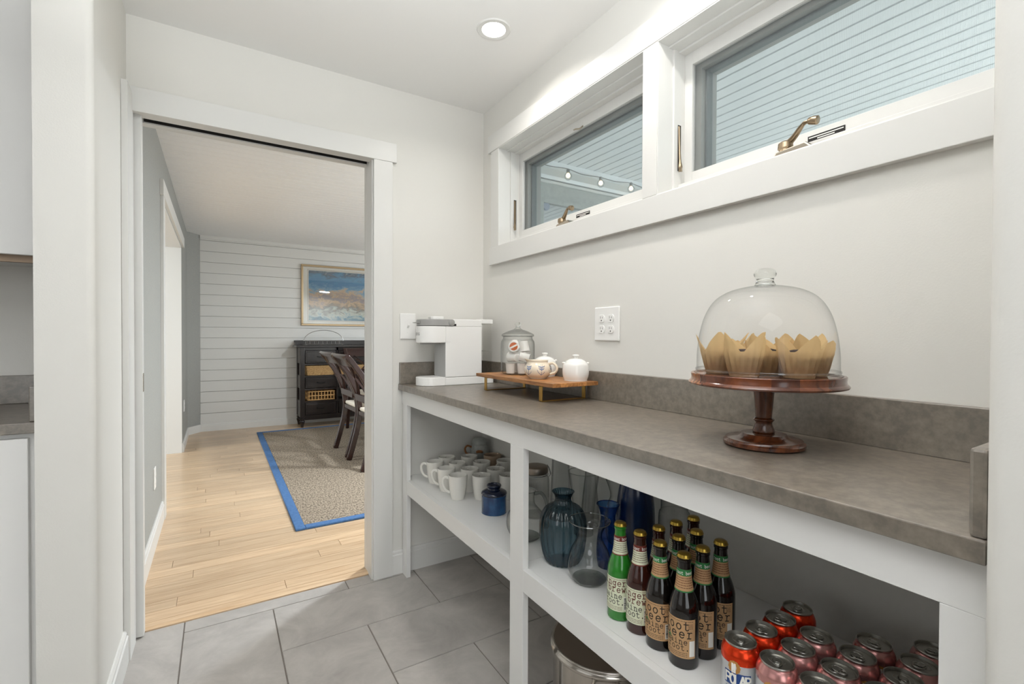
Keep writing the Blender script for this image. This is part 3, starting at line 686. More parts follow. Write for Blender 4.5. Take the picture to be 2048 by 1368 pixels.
for nm, y, z, l_ in (('wall_outlet', 0.982, 0.366, 'small white outlet plate low on the near part of the grey wall'), ('wall_outlet', 3.62, 0.43, 'small white outlet plate low on the grey wall past the cased opening')):
    t = thing(nm, (-1.497, y, z), l_, 'outlet')
    bm = NB(); box(bm, 0, 0.006, -0.036, 0.036, -0.058, 0.058); mk('plate', bm, M_plastic, t, bevel=0.002)
    for q in (-0.02, 0.02):
        bm = NB(); prism(bm, [(0.0165*cos(a*pi/8), max(-0.0135, min(0.0135, 0.017*sin(a*pi/8)))) for a in range(16)], 'X', 0.006, 0.008); mk('receptacle', bm, M_plastic, t, loc=(0, 0, q))

# ================================================================== SHELVING UNIT AND COUNTER
t = thing('shelving_unit', (-0.221, -1.03, 0), 'white built-in open shelving unit under the long stone countertop', 'shelving unit')
X0, X1 = -0.4435, -0.424
boxrel('end_stile', [(X0, X1, -0.072, -0.016, 0, 0.8185)], M_cab, t, 0.001)
boxrel('end_stile', [(X0, X1, -2.0605, -2.015, 0, 0.8185)], M_cab, t, 0.001)
boxrel('divider_stile', [(X0, X1, -1.0765, -1.004, 0, 0.8185)], M_cab, t, 0.001)
boxrel('top_rail', [(X0, X1, -2.0605, -0.002, 0.8185, 0.8852)], M_cab, t, 0.001)
boxrel('shelf_rail', [(X0, X1, -1.004, -0.072, 0.3975, 0.463), ], M_cab, t, 0.001)
boxrel('shelf_rail', [(X0, X1, -2.015, -1.0765, 0.3975, 0.463)], M_cab, t, 0.001)
boxrel('shelf', [(X1, -0.001, -1.0395, -0.002, 0.444, 0.463)], M_cab, t)
boxrel('shelf', [(X1, -0.001, -2.0605, -1.0405, 0.444, 0.463)], M_cab, t)
boxrel('counter_support', [(X1, -0.001, -2.0605, -0.002, 0.870, 0.8852)], M_cab, t)
boxrel('wall_cleat', [(-0.06, -0.001, -2.04, -0.02, 0.40, 0.444)], M_cab, t)

t = thing('countertop', (-0.231, -1.03, 0.8857), 'long grey-brown stone countertop under the high windows', 'countertop')
boxrel('slab', [(-0.4618, -0.001, -2.0605, -0.001, 0.8857, 0.914)], M_counter, t, 0.002)
boxrel('backsplash', [(-0.021, -0.001, -2.0605, -0.021, 0.9142, 1.0174)], M_counter, t, 0.0015)
boxrel('backsplash', [(-0.4575, -0.001, -0.0205, -0.001, 0.9142, 1.0174)], M_counter, t, 0.0015)
boxrel('side_splash', [(-0.4575, -0.0215, -2.0605, -2.044, 0.9142, 1.0174)], M_counter, t, 0.004)

# left niche: base cabinet, countertop, wall cabinet
t = thing('base_cabinet', (-2.2, -0.25, 0), 'white base cabinet with a flat door under the short stone counter', 'cabinet')
boxrel('body', [(-2.9, -1.603, -0.488, -0.001, 0.0, 0.8852)], M_cab, t, 0.001)
boxrel('door', [(-2.25, -1.624, -0.508, -0.4885, 0.1, 0.872)], M_cab, t, 0.002)
boxrel('door', [(-2.88, -2.254, -0.508, -0.4885, 0.1, 0.872)], M_cab, t, 0.002)
t = thing('countertop', (-2.2, -0.25, 0.8857), 'short grey stone countertop between white wall cabinet and base cabinet', 'countertop')
boxrel('slab', [(-2.9, -1.603, -0.515, -0.001, 0.8857, 0.914)], M_counter, t, 0.002)
boxrel('backsplash', [(-2.9, -1.603, -0.021, -0.001, 0.9142, 1.008)], M_counter, t, 0.0015)
boxrel('side_splash', [(-1.623, -1.603, -0.505, -0.0215, 0.9142, 1.008)], M_counter, t, 0.003)
t = thing('wall_cabinet', (-2.2, -0.17, 1.371), 'white wall cabinet mounted high above the short stone counter', 'cabinet')
boxrel('body', [(-2.9, -1.603, -0.33, -0.001, 1.374, 2.317)], M_cab, t, 0.001)
boxrel('door', [(-2.25, -1.606, -0.350, -0.3305, 1.371, 2.30)], M_cab, t, 0.002)
boxrel('door', [(-2.88, -2.254, -0.350, -0.3305, 1.371, 2.30)], M_cab, t, 0.002)
boxrel('light_rail', [(-2.9, -1.603, -0.33, -0.31, 1.352, 1.374)], mat('rail_brown', (150, 128, 106), 0.5), t)

# ================================================================== COFFEE MAKER
t = thing('coffee_maker', (-0.24, -0.115, 0.914), 'white single-serve coffee maker with a grey handle in the counter corner', 'coffee maker')
YA, YB = -0.19, -0.055; yc = (YA+YB)/2; rf = (YB-YA)/2
def front(x_tip, x_back, rad=rf, ya=YA, yb=YB):
    c = (ya+yb)/2; q = (yb-ya)/2
    return [(x_back, ya)]+[(x_back, yb)]+[(x_tip+q+q*cos(radians(a)), c+q*sin(radians(a))) for a in range(90, 271, 10)]
bm = NB(); prism(bm, front(-0.414, -0.299), 'Z', 0.9145, 0.9535); mkrel('drip_tray', bm, M_plastic, t, smooth=True, bevel=0.002)
boxrel('base', [(-0.2985, -0.042, YA, YB, 0.9145, 0.9515)], M_plastic, t, 0.003)
boxrel('body', [(-0.298, -0.1075, YA, YB, 0.9525, 1.1905), (-0.262, -0.1075, YA, YB, 1.19, 1.2245)], M_plastic, t, 0.003)
boxrel('column_front_shade', [(-0.2995, -0.298, YA+0.002, YB-0.002, 0.956, 1.113)], M_sideshade, t)  # thin grey panel paints the shade on the white column's front
bm = NB(); prism(bm, front(-0.4135, -0.298), 'Z', 1.1135, 1.1905); mkrel('brew_head', bm, M_plastic, t, smooth=True, bevel=0.003)
bm = NB(); prism(bm, front(-0.395, -0.32, ya=YA+0.02, yb=YB-0.02), 'Z', 1.106, 1.1135); lab(mkrel('nozzle', bm, M_greyplastic, t, smooth=True), 'grey nozzle plate')
bm = NB(); prism(bm, front(-0.4118, -0.268, ya=YA-0.001, yb=YB+0.001), 'Z', 1.192, 1.2235)
hd = lab(mkrel('handle', bm, M_greyplastic, t, smooth=True, bevel=0.003), 'grey lift-up handle band')
bm = NB(); lathe(bm, [(0, 0), (0.0155, 0), (0.0155, 0.003), (0.0135, 0.004), (0, 0.004)], 24)
bmesh.ops.transform(bm, matrix=Matrix.Translation((-0.268-t.location.x, YA-t.location.y, 1.2078-t.location.z)) @ Matrix.Rotation(pi/2, 4, 'X'), verts=bm.verts); mk('hinge', bm, M_greyplastic, hd, smooth=True)
bm = NB(); prism(bm, [(-0.409, 1.204), (-0.409, 1.211), (-0.424, 1.2085), (-0.424, 1.2065)], 'Y', yc-0.03, yc+0.03); mkrel('lift_tab', bm, M_greyplastic, hd, bevel=0.001)
boxrel('slot', [(-0.2622, -0.2445, YA-0.0008, YA+0.004, 1.1925, 1.2025)], M_black, t)
bm = NB(); prism(bm, rrect(-0.352, -0.285, yc-0.03, yc+0.03, 0.02), 'Z', 1.2235, 1.237); mkrel('top_button', bm, M_plastic, t, smooth=True, bevel=0.002)
tk = boxrel('water_tank', [(-0.1065, -0.046, YA+0.01, YB-0.01, 0.9525, 1.205)], G_tank, t, 0.004)
boxrel('tank_lid', [(-0.1065, -0.043, YA+0.006, YB-0.006, 1.2055, 1.2275)], M_plastic, tk, 0.003)
boxrel('tank_ridge', [(-0.1063, -0.0455, YA+0.0095, YB-0.0095, 1.070, 1.0735)], G_tank, tk)
bm = NB(); Mc = cylmap(rf+0.0006, pi)
strokes(bm, text2d('KEURIG', -0.032, 0.0, 0.0085, 1.15, 0.13), lambda u, v: (-0.4135+rf+(rf+0.0006)*cos(pi+u/rf)-t.location.x, yc+(rf+0.0006)*sin(pi+u/rf)-t.location.y, 1.1485+v-t.location.z), 0.003)
lab(mk('logo', bm, M_greyink, t), 'small grey lettering')

# ================================================================== TRAY AND WHAT STANDS ON IT
TZ = 0.9835
t = thing('serving_tray', (-0.1325, -0.656, 0.9145), 'acacia wood riser tray on brass strap legs beside the coffee maker', 'tray')
xs = [-0.235, -0.203, -0.166, -0.128, -0.085, -0.03]
for a, b in zip(xs, xs[1:]): boxrel('plank', [(a+0.0003, b-0.0003, -0.937, -0.375, 0.9695, TZ)], M_acacia, t, 0.0012)
for y in (-0.455, -0.861):
    boxrel('leg', [(-0.232, -0.228, y-0.009, y+0.009, 0.9146, 0.9693), (-0.036, -0.032, y-0.009, y+0.009, 0.9146, 0.9693), (-0.232, -0.032, y-0.009, y+0.009, 0.9146, 0.918), (-0.232, -0.200, y-0.009, y+0.009, 0.9665, 0.9693), (-0.064, -0.032, y-0.009, y+0.009, 0.9665, 0.9693)], M_brass, t, 0.0008)

JX, JY = -0.112, -0.522
t = thing('glass_jar', (JX, JY, TZ), 'clear lidded glass jar of coffee pods on the wooden tray', 'jar')
bm = NB(); lathe(bm, sprof([(0.0, 0.003), (0.055, 0.003), (0.066, 0.006), (0.0715, 0.018), (0.0725, 0.06), (0.0722, 0.125), (0.069, 0.142), (0.0635, 0.150), (0.0625, 0.158), (0.0655, 0.163)], 4), 48); mk('body', bm, G_clear, t, smooth=True)
bm = NB(); lathe(bm, sprof([(0.0685, 0.1645), (0.0690, 0.168), (0.066, 0.1715), (0.045, 0.182), (0.022, 0.190), (0.014, 0.194), (0.010, 0.199)], 4)+[(0.0, 0.199)], 48); ld = mk('lid', bm, G_clear, t, smooth=True)
bm = NB(); lathe(bm, sprof([(0.0, 0.1985), (0.010, 0.1985), (0.009, 0.203), (0.013, 0.210), (0.0135, 0.215), (0.009, 0.2205), (0.0, 0.222)], 4), 20); mk('knob', bm, M_knob, ld, smooth=True)
bm = NB(); lathe(bm, [(0.0630, 0.1600), (0.0695, 0.1620), (0.0695, 0.1650), (0.0630, 0.1650)], 48); lab(mk('rim', bm, thin_glass('rim_glass', (0.72, 0.73, 0.72), (0.4, 0.41, 0.4), 0.8, 0.12), t, smooth=True), 'darker glass rim under the lid')
# coffee pods
vr, vt = Vector((0.843, -0.537, 0)), Vector((-0.537, -0.843, 0))
def pod(label, a, b, z, axis, print_=False):
    p = Vector((JX, JY, TZ))+vr*a+vt*b+Vector((0, 0, z))
    r_ = thing('coffee_pod', p, label, 'coffee pod', 'coffee pods in the glass jar')
    ax = (vr*axis[0]+vt*axis[1]+Vector((0, 0, axis[2]))).normalized()
    r_.rotation_euler = Vector((0, 0, 1)).rotation_difference(ax).to_euler()
    bm = NB(); lathe(bm, [(0.0, -0.022), (0.0150, -0.022), (0.0172, -0.0205), (0.0190, -0.002), (0.0208, 0.0195), (0.0228, 0.0200), (0.0228, 0.0212), (0.0208, 0.0212)], 24); mk('cup', bm, M_podcup, r_, smooth=True)
    bm = NB(); lathe(bm, [(0.0, 0.0218), (0.0215, 0.0216), (0.0222, 0.0212)], 24); li = mk('foil_lid', bm, M_podlid, r_)
    if print_:
        bm = NB(); lathe(bm, [(0.0, 0.0222), (0.0168, 0.0221)], 24); pr = lab(mk('print', bm, M_podorange, li), 'round orange print')
        bm = NB(); box(bm, -0.0165, 0.0165, -0.0035, 0.0035, 0.0223, 0.0225); mk('print_band', bm, M_whiteink, li)
pod('white coffee pod standing in the bottom layer, on the coffee maker side of the jar', -0.030, 0.030, 0.0275, (0, 0, 1))
pod('white coffee pod standing in the bottom layer, on the creamer side of the jar', 0.018, 0.042, 0.0275, (0, 0, 1))
pod('white coffee pod low at the back of the glass jar', -0.012, -0.036, 0.0275, (0, 0, 1))
pod('white coffee pod in the bottom layer, hidden behind the creamer', 0.044, -0.004, 0.0275, (0, 0, 1))
pod('white coffee pod lying with its base towards the room, second layer of the jar', -0.018, 0.030, 0.0735, (-0.75, -0.62, 0.05))
pod('white coffee pod lying tipped sideways, second layer of the jar', 0.028, 0.034, 0.0735, (0.9, 0.1, -0.28))
pod('white coffee pod in the second layer at the back of the jar', 0.010, -0.032, 0.0735, (0.8, -0.5, 0.1))
pod('coffee pod showing a round orange lid print in the middle of the jar', -0.019, 0.034, 0.118, (0.1, 1.0, 0.08), True)
pod('upside-down white coffee pod beside the orange-printed pod in the jar', 0.028, 0.016, 0.1185, (0.12, 0.12, -1.0))
pod('white coffee pod at the top back of the jar', -0.012, -0.034, 0.118, (-0.3, -0.6, 0.7))

def profmap(prof, th0, extra=0.0006):
    def M(u, v):
        r = prof[-1][0]
        for (r0, z0), (r1, z1) in zip(prof, prof[1:]):
            if min(z0, z1) <= v <= max(z0, z1) and abs(z1-z0) > 1e-9: r = r0+(r1-r0)*(v-z0)/(z1-z0); break
        r += extra; th = th0+u/max(r, 0.01); return (r*cos(th), r*sin(th), v)
    return M
t = thing('creamer', (-0.155, -0.735, TZ), 'small cream jug painted with blue tulips on the wooden tray', 'jug')
pc_ = sprof([(0.0, 0.0005), (0.030, 0.0005), (0.034, 0.004), (0.047, 0.016), (0.0525, 0.032), (0.049, 0.050), (0.040, 0.060), (0.038, 0.064), (0.0395, 0.070), (0.0375, 0.070), (0.0365, 0.063), (0.044, 0.048), (0.047, 0.032), (0.03, 0.006), (0.0, 0.005)], 4)
bm = NB(); lathe(bm, pc_, 40)
sd = (-vr+vt*0.25).normalized()
for v in bm.verts:
    if v.co.z > 0.056:
        d = Vector((v.co.x, v.co.y, 0)); n = d.length
        if n > 1e-4:
            k = max(0, d.normalized().dot(sd))**6*min(1, (v.co.z-0.056)/0.014)
            v.co += sd*0.014*k; v.co.z += 0.006*k
mk('body', bm, M_cream, t, smooth=True)
hdir = (vr*0.92+vt*0.4).normalized()
bm = NB(); tube(bm, spline([hdir*0.042+Vector((0, 0, 0.057)), hdir*0.062+Vector((0, 0, 0.060)), hdir*0.076+Vector((0, 0, 0.046)), hdir*0.072+Vector((0, 0, 0.028)), hdir*0.050+Vector((0, 0, 0.018))], 5), 0.0052, 10); mk('handle', bm, M_cream, t, smooth=True)
def tulip(u, v, s):
    P = lambda *pts: [(u+x*s, v+y*s) for x, y in pts]
    return [P((0, -1.1), (0, -2.2), (-.2, -3.0)), P((-.2, -3.0), (-1.3, -1.9), (-1.7, -1.0)), P((-.2, -3.0), (.7, -2.4), (1.2, -1.8)),
            P((0, -1.1), (-.9, -.6), (-1.2, .5), (-.6, .1), (-.3, .9), (0, .1), (.3, .9), (.6, .1), (1.2, .5), (.9, -.6), (0, -1.1)), P((-.35, -.7), (-.45, .2)), P((.35, -.7), (.4, .3)), P((0, -.9), (0, .1))]
bm = NB(); Mp = profmap(pc_[:30], atan2(vt.y, vt.x), 0.0005)
strokes(bm, [(p, 0.0007) for p in tulip(0.012, 0.046, 0.0098)]+[(p, 0.0007) for p in tulip(-0.040, 0.046, 0.0098)]+[(p, 0.0007) for p in tulip(0.062, 0.046, 0.0098)], Mp, 0.003)
lab(mk('flower_print', bm, M_blueflower, t), 'blue tulip line painting')
bm = NB()
for u in (0.012, -0.040, 0.062): strokes(bm, [([(u-0.005, 0.040), (u-0.006, 0.047)], 0.003), ([(u+0.005, 0.040), (u+0.006, 0.047)], 0.003), ([(u, 0.038), (u, 0.046)], 0.003)], profmap(pc_[:30], atan2(vt.y, vt.x), 0.0003), 0.003)
lab(mk('petal_wash', bm, M_palebl, t), 'pale blue petals')

def sugar(loc, label, group):
    t = thing('sugar_bowl', loc, label, 'sugar bowl', group)
    bm = NB(); lathe(bm, sprof([(0.0, 0.0005), (0.040, 0.0005), (0.0425, 0.003), (0.0475, 0.018), (0.0488, 0.036), (0.0470, 0.055), (0.0435, 0.0635), (0.040, 0.0665), (0.036, 0.066), (0.036, 0.06), (0.0, 0.06)], 4), 40); mk('body', bm, M_white, t, smooth=True)
    bm = NB()
    for sx in (-1, 1):
        p = vr*sx*0.043; box(bm, p.x-0.006, p.x+0.006, p.y-0.006, p.y+0.006, 0.060, 0.068)
    mk('lug', bm, M_white, t, smooth=True, bevel=0.003)
    bm = NB(); lathe(bm, sprof([(0.0385, 0.0655), (0.0395, 0.067), (0.034, 0.073), (0.022, 0.079), (0.010, 0.0815)], 4)+[(0.0, 0.082)], 36); l = mk('lid', bm, M_white, t, smooth=True)
    bm = NB(); lathe(bm, sprof([(0.0, 0.081), (0.0085, 0.081), (0.0085, 0.086), (0.0125, 0.090), (0.0125, 0.0935), (0.007, 0.0955), (0.0, 0.096)], 4), 20); mk('knob', bm, M_white, l, smooth=True)
sugar((-0.082, -0.872, TZ), 'white lidded sugar bowl standing alone at the tray end below the outlet', None)
sugar((-0.066, -0.655, TZ), 'white lidded sugar bowl half hidden behind the flowered creamer', None)

# ================================================================== CAKE STAND
CX, CY = -0.21, -1.655
t = thing('cake_stand', (CX, CY, 0.9145), 'turned walnut cake stand under the glass dome on the counter', 'cake stand')
bm = NB(); lathe(bm, [(0.0, 0.0), (0.074, 0.0), (0.0785, 0.003), (0.0785, 0.009), (0.0745, 0.0125), (0.0735, 0.0155), (0.050, 0.0185), (0.0470, 0.0215), (0.0435, 0.0265), (0.034, 0.0275), (0.0, 0.0275)], 64); mk('foot', bm, M_walnut, t, smooth=True)
bm = NB(); lathe(bm, sprof([(0.0195, 0.027), (0.0215, 0.030), (0.0200, 0.036), (0.0165, 0.046), (0.0175, 0.052)], 4)+sprof([(0.0198, 0.0535), (0.0205, 0.0555), (0.0190, 0.0580), (0.0160, 0.0600)], 3)+[(0.0162, 0.066), (0.0185, 0.095), (0.0210, 0.128)], 32); mk('stem', bm, M_walnut, t, smooth=True)
# plate: glued-up staves of slightly different walnut
shades = [((104, 58, 30), (160, 102, 58)), ((62, 30, 18), (112, 60, 34)), ((78, 38, 22), (128, 70, 38)), ((54, 26, 18), (96, 50, 30)), ((70, 34, 20), (118, 64, 36)), ((60, 29, 18), (104, 54, 31))]
wal = [wood('walnut_stave_%d' % i, a, b, 9, (1.2, 6, 1.2), 0.2, 0.0, coat=0.35) for i, (a, b) in enumerate(shades)]
prof = [(0.0, 0.128), (0.145, 0.128), (0.1495, 0.1295), (0.1512, 0.1325), (0.1492, 0.1355), (0.1462, 0.1380), (0.1452, 0.1430), (0.1462, 0.1515), (0.1450, 0.1530), (0.1405, 0.1530), (0.1390, 0.1500), (0.0, 0.1500)]
cuts = [-0.16, -0.118, -0.055, 0.012, 0.058, 0.105, 0.16]
adir = atan2(-0.864, 0.505)
for i, (a, b) in enumerate(zip(cuts, cuts[1:])):
    bm = NB(); lathe(bm, prof, 96)
    for co, no in (((a, 0, 0), (-1, 0, 0)), ((b, 0, 0), (1, 0, 0))):
        g = bm.verts[:]+bm.edges[:]+bm.faces[:]
        res = bmesh.ops.bisect_plane(bm, geom=g, plane_co=co, plane_no=no, clear_outer=True)
        ed = [e for e in res['geom_cut'] if isinstance(e, bmesh.types.BMEdge)]
        if ed: bmesh.ops.contextual_create(bm, geom=ed)
    o = mk('stave', bm, wal[i], t, smooth=True); o.rotation_euler = (0, 0, adir)
t = thing('glass_dome', (CX, CY, 0.9145+0.1504), 'clear glass cake dome with a knob over the muffins', 'cake dome')
dp = sprof([(0.1365, 0.0005), (0.1385, 0.003), (0.1355, 0.008), (0.1345, 0.018), (0.1335, 0.050), (0.128, 0.092), (0.117, 0.130), (0.098, 0.160), (0.070, 0.178), (0.036, 0.187), (0.014, 0.189)], 6)
bm = NB(); lathe(bm, dp, 72); dm = mk('dome', bm, G_dome, t, smooth=True)
bm = NB(); lathe(bm, [(0.1335, 0.0085), (0.1368, 0.0085), (0.1372, 0.0105), (0.1365, 0.0125), (0.1335, 0.0125)], 72); lab(mk('rim', bm, thin_glass('dome_rim_glass', (0.93, 0.93, 0.92), (0.6, 0.6, 0.58), 0.8, 0.14), t, smooth=True), 'thicker glass foot rim')
bm = NB(); lathe(bm, sprof([(0.0, 0.1885), (0.0195, 0.1885), (0.0190, 0.193), (0.0165, 0.200), (0.0185, 0.206), (0.0212, 0.2105), (0.0215, 0.216), (0.017, 0.223), (0.008, 0.226), (0.0, 0.2262)], 4), 32); mk('knob', bm, M_knob, t, smooth=True)
# muffins
def muffin_meshes(seed):
    rd = random.Random(seed); N_, Rn = 64, 10; ph = [rd.uniform(-.28, .28) for _ in range(4)]; hh = [rd.uniform(0.55, 1.15) for _ in range(4)]; ou = [rd.uniform(0.55, 1.25) for _ in range(4)]; wd = [rd.uniform(0.72, 1.05) for _ in range(4)]
    bm = NB(); rings = []
    for j in range(Rn+1):
        s = j/Rn; ring = []
        for i in range(N_):
            th = 2*pi*i/N_; q = int((th/(pi/2)+0.5) % 4); dth = ((th-q*pi/2+pi) % (2*pi))-pi-ph[q]
            pet = max(0, 1-abs(dth)/(wd[q]*pi/4))
            top = 0.051+0.038*hh[q]*pet; z = 0.0006+s*(top)
            base = 0.0265+0.010*min(1, z/0.045)
            flare = max(0, z-0.042)*0.30*ou[q]
            pl = 0.0014*sin(th*16)*min(1, s*3)*(1 if z < 0.05 else 0.4)
            r = base+flare*(0.6+pet*0.7)+pl
            ring.append(bm.verts.new((r*cos(th), r*sin(th), z)))
        rings.append(ring)
    for A, B in zip(rings, rings[1:]):
        for i in range(N_): bm.faces.new((A[i], A[(i+1) % N_], B[(i+1) % N_], B[i]))
    bm.faces.new(rings[0][::-1]); return bm
mp_ = [(-0.088, 0.002, 'muffin in parchment on the tray side of the glass dome', 0.3), (-0.036, 0.078, 'muffin in parchment with a broad petal towards the room, under the dome', 0.8), (0.004, -0.004, 'middle muffin in parchment showing dark cake under the dome', 0.2),
       (0.060, 0.062, 'muffin with dark cake showing through its wrinkled parchment side, under the dome', 0.55), (0.088, -0.018, 'muffin in parchment at the dome side facing the side splash', 0.9), (-0.045, -0.080, 'muffin hidden at the back of the dome, on the tray side', 0.1), (0.044, -0.086, 'muffin hidden at the back of the dome, on the side splash side', 0.4)]
dr, dt = Vector((0.505, -0.864, 0)), Vector((-0.864, -0.505, 0))
for i, (a, b, l_, rz) in enumerate(mp_):
    p = Vector((CX, CY, 0.9145+0.1504))+dr*a+dt*b
    m_ = thing('muffin', p, l_, 'muffin', 'muffins under the glass dome', rz=rz*pi/2)
    mk('wrapper', muffin_meshes(20+i), M_paper, m_, smooth=True)
    bm = NB(); lathe(bm, [(0.0, 0.002), (0.0255, 0.002), (0.0335, 0.040), (0.0335, 0.044), (0.024, 0.052), (0.010, 0.0555), (0.0, 0.056)], 24); mk('cake', bm, M_cake, m_, smooth=True)

# ================================================================== ON THE SHELVES
SZ = 0.4632
camdir = lambda x, y: atan2(CAM[1]-y, CAM[0]-x)
# ---- mugs
def make_mug(loc, rz, label):
    t = thing('mug', loc, label, 'mug', 'white mugs on the left shelf', rz=rz)
    bm = NB(); lathe(bm, sprof([(0.0, 0.0005), (0.0255, 0.0005), (0.0280, 0.003), (0.0315, 0.018), (0.0365, 0.048), (0.0395, 0.085), (0.0400, 0.0985), (0.0392, 0.0997), (0.0380, 0.0985), (0.0370, 0.080), (0.034, 0.045), (0.027, 0.008), (0.0, 0.006)], 3), 36); mk('body', bm, M_mug, t, smooth=True)
    bm = NB(); tube(bm, spline([(0.0365, 0, 0.084), (0.052, 0, 0.090), (0.0635, 0, 0.078), (0.0615, 0, 0.055), (0.051, 0, 0.036), (0.0335, 0, 0.026)], 5), 0.0042, 8, flat=1.3); mk('handle', bm, M_mug, t, smooth=True)
    return t
mugs = [(-0.3415, -0.170, 150, 'handled white mug in the front row by the end wall'),
        (-0.3425, -0.301, 150, 'handled white mug in the middle of the front row of three'),
        (-0.3440, -0.423, 150, 'handled white mug in the front row beside the blue crock'),
        (-0.2594, -0.4741, 75, 'white mug standing just behind the blue crock, handle hidden'),
        (-0.1599, -0.5288, 75, 'white mug cut off by the divider stile, behind the blue crock'),
        (-0.2590, -0.1190, 75, 'white mug in the second row, first from the end wall'),
        (-0.2606, -0.2421, 75, 'white mug in the second row, second from the end wall'),
        (-0.2570, -0.3593, 75, 'white mug in the second row, third from the end wall'),
        (-0.1584, -0.4180, 75, 'white mug in the third row between the divider stile and the second row'),
        (-0.1598, -0.1609, 75, 'white mug in the third row in front of the grey teapot'),
        (-0.1562, -0.2831, 75, 'white mug in the middle of the third row'),
        (-0.0520, -0.3180, 200, 'white mug in the back row touching the divider stile')]
mug0 = None
for x, y, a, l_ in mugs:
    if mug0 is None: mug0 = make_mug((x, y, SZ), radians(a), l_)
    else: copy_tree(mug0, (x, y, SZ), radians(a), l_)
t = thing('mug', (-0.056, -0.2055, SZ), 'wider tan-brown mug in the back row beside the grey teapot', 'mug', rz=radians(-60))
bm = NB(); lathe(bm, sprof([(0.0, 0.0005), (0.033, 0.0005), (0.037, 0.004), (0.041, 0.03), (0.0425, 0.07), (0.043, 0.098), (0.0418, 0.0992), (0.0405, 0.098), (0.039, 0.05), (0.034, 0.008), (0.0, 0.006)], 3), 36); mk('body', bm, M_mugwarm, t, smooth=True)
bm = NB(); tube(bm, spline([(0.040, 0, 0.080), (0.056, 0, 0.082), (0.063, 0, 0.062), (0.056, 0, 0.038), (0.0395, 0, 0.030)], 5), 0.0048, 8); mk('handle', bm, M_mugwarm, t, smooth=True)
# ---- teapot-like grey canister at the back
t = thing('teapot', (-0.062, -0.083, SZ), 'grey stoneware teapot with a brown handle behind the mugs', 'teapot', rz=camdir(-0.062, -0.083)+pi/2)
bm = NB(); lathe(bm, sprof([(0.0, 0.0005), (0.044, 0.0005), (0.047, 0.004), (0.0465, 0.060), (0.043, 0.105), (0.038, 0.128), (0.0385, 0.133)], 4), 36); mk('body', bm, M_stone, t, smooth=True)
bm = NB(); lathe(bm, sprof([(0.0400, 0.1325), (0.0405, 0.140), (0.036, 0.152), (0.026, 0.162), (0.012, 0.1655), (0.0, 0.166)], 4), 36); mk('lid', bm, M_stone, t, smooth=True)
bm = NB(); tube(bm, spline([(-0.040, 0, 0.116), (-0.062, 0.0, 0.122), (-0.074, 0.0, 0.108), (-0.068, 0.0, 0.085), (-0.045, 0, 0.078)], 5), 0.0048, 8); lab(mk('handle', bm, M_brownbamboo, t, smooth=True), 'brown loop handle')
bm = NB(); tube(bm, spline([(-0.012, -0.044, 0.10), (-0.008, -0.052, 0.104), (0.006, -0.053, 0.104), (0.012, -0.044, 0.100)], 4), 0.007, 8); lab(mk('side_grip', bm, M_brownbamboo, t, smooth=True), 'brown clay grip')
# ---- blue butter crock
t = thing('butter_crock', (-0.290, -0.635, SZ), 'glossy blue lidded stoneware crock in front of the mugs', 'crock')
bm = NB(); lathe(bm, sprof([(0.0, 0.0005), (0.044, 0.0005), (0.0475, 0.004), (0.0480, 0.02), (0.0478, 0.055), (0.0485, 0.066), (0.046, 0.070)], 4), 44); mk('body', bm, M_bluecrock, t, smooth=True)
bm = NB(); lathe(bm, sprof([(0.0470, 0.0695), (0.0495, 0.072), (0.0500, 0.076), (0.046, 0.082), (0.034, 0.088), (0.0255, 0.091), (0.0245, 0.096), (0.0275, 0.101), (0.0285, 0.105), (0.0265, 0.1075), (0.0235, 0.1065), (0.019, 0.101), (0.0, 0.099)], 4), 44); mk('lid', bm, M_crockrim, t, smooth=True)

# ---- glass things right of and behind the divider
def vase(name, x, y, prof, m, label, cat='vase', seg=44, rib=0.0, ribn=0, part='body'):
    t = thing(name, (x, y, SZ), label, cat); bm = NB(); lathe(bm, sprof(prof, 5), seg, rib=rib, ribn=ribn); mk(part, bm, m, t, smooth=True)
    if m is not None:
        r_, z_ = prof[-1]; bm = NB(); tube(bm, [(r_*cos(pi*k/24), r_*sin(pi*k/24), z_) for k in range(48)], 0.0013, 6, closed=True); mk('rim', bm, G_rim if m in (G_clear, G_ribbed) else m, t, smooth=True)
    return t
t = vase('glass_pitcher', -0.322, -0.905, [(0.0, 0.001), (0.030, 0.001), (0.045, 0.010), (0.060, 0.035), (0.0645, 0.060), (0.058, 0.088), (0.040, 0.110), (0.031, 0.125), (0.030, 0.150), (0.034, 0.165)], G_clear, 'round clear glass pitcher straddling the divider stile', 'pitcher')
hv = (Vector((0.85, -0.53, 0))+Vector((0.3, 0.3, 0))).normalized()
bm = NB(); tube(bm, spline([hv*0.032+Vector((0, 0, 0.150)), hv*0.056+Vector((0, 0, 0.150)), hv*0.074+Vector((0, 0, 0.125)), hv*0.082+Vector((0, 0, 0.085)), hv*0.070+Vector((0, 0, 0.045))], 6), 0.006, 10); mk('handle', bm, G_thick, t, smooth=True)
bm = NB(); q = hv*0.074+Vector((0, 0, 0.040)); lathe(bm, sprof([(0, -0.014), (0.010, -0.011), (0.014, 0), (0.010, 0.011), (0, 0.014)], 4), 16, q); lab(mk('handle_scroll', bm, G_thick, t, smooth=True), 'solid glass ball at the foot of the handle')
bm = NB(); lathe(bm, [(0.0, 0.002), (0.036, 0.002), (0.050, 0.012), (0.048, 0.014), (0.0, 0.006)], 36); lab(mk('base', bm, G_thick, t, smooth=True), 'thick glass bottom')
t = vase('storage_jar', -0.165, -0.738, [(0.0, 0.001), (0.048, 0.001), (0.052, 0.008), (0.052, 0.130), (0.044, 0.150), (0.043, 0.165)], G_clear, 'clear glass jar with a wire-bail metal lid behind the divider stile', 'jar')
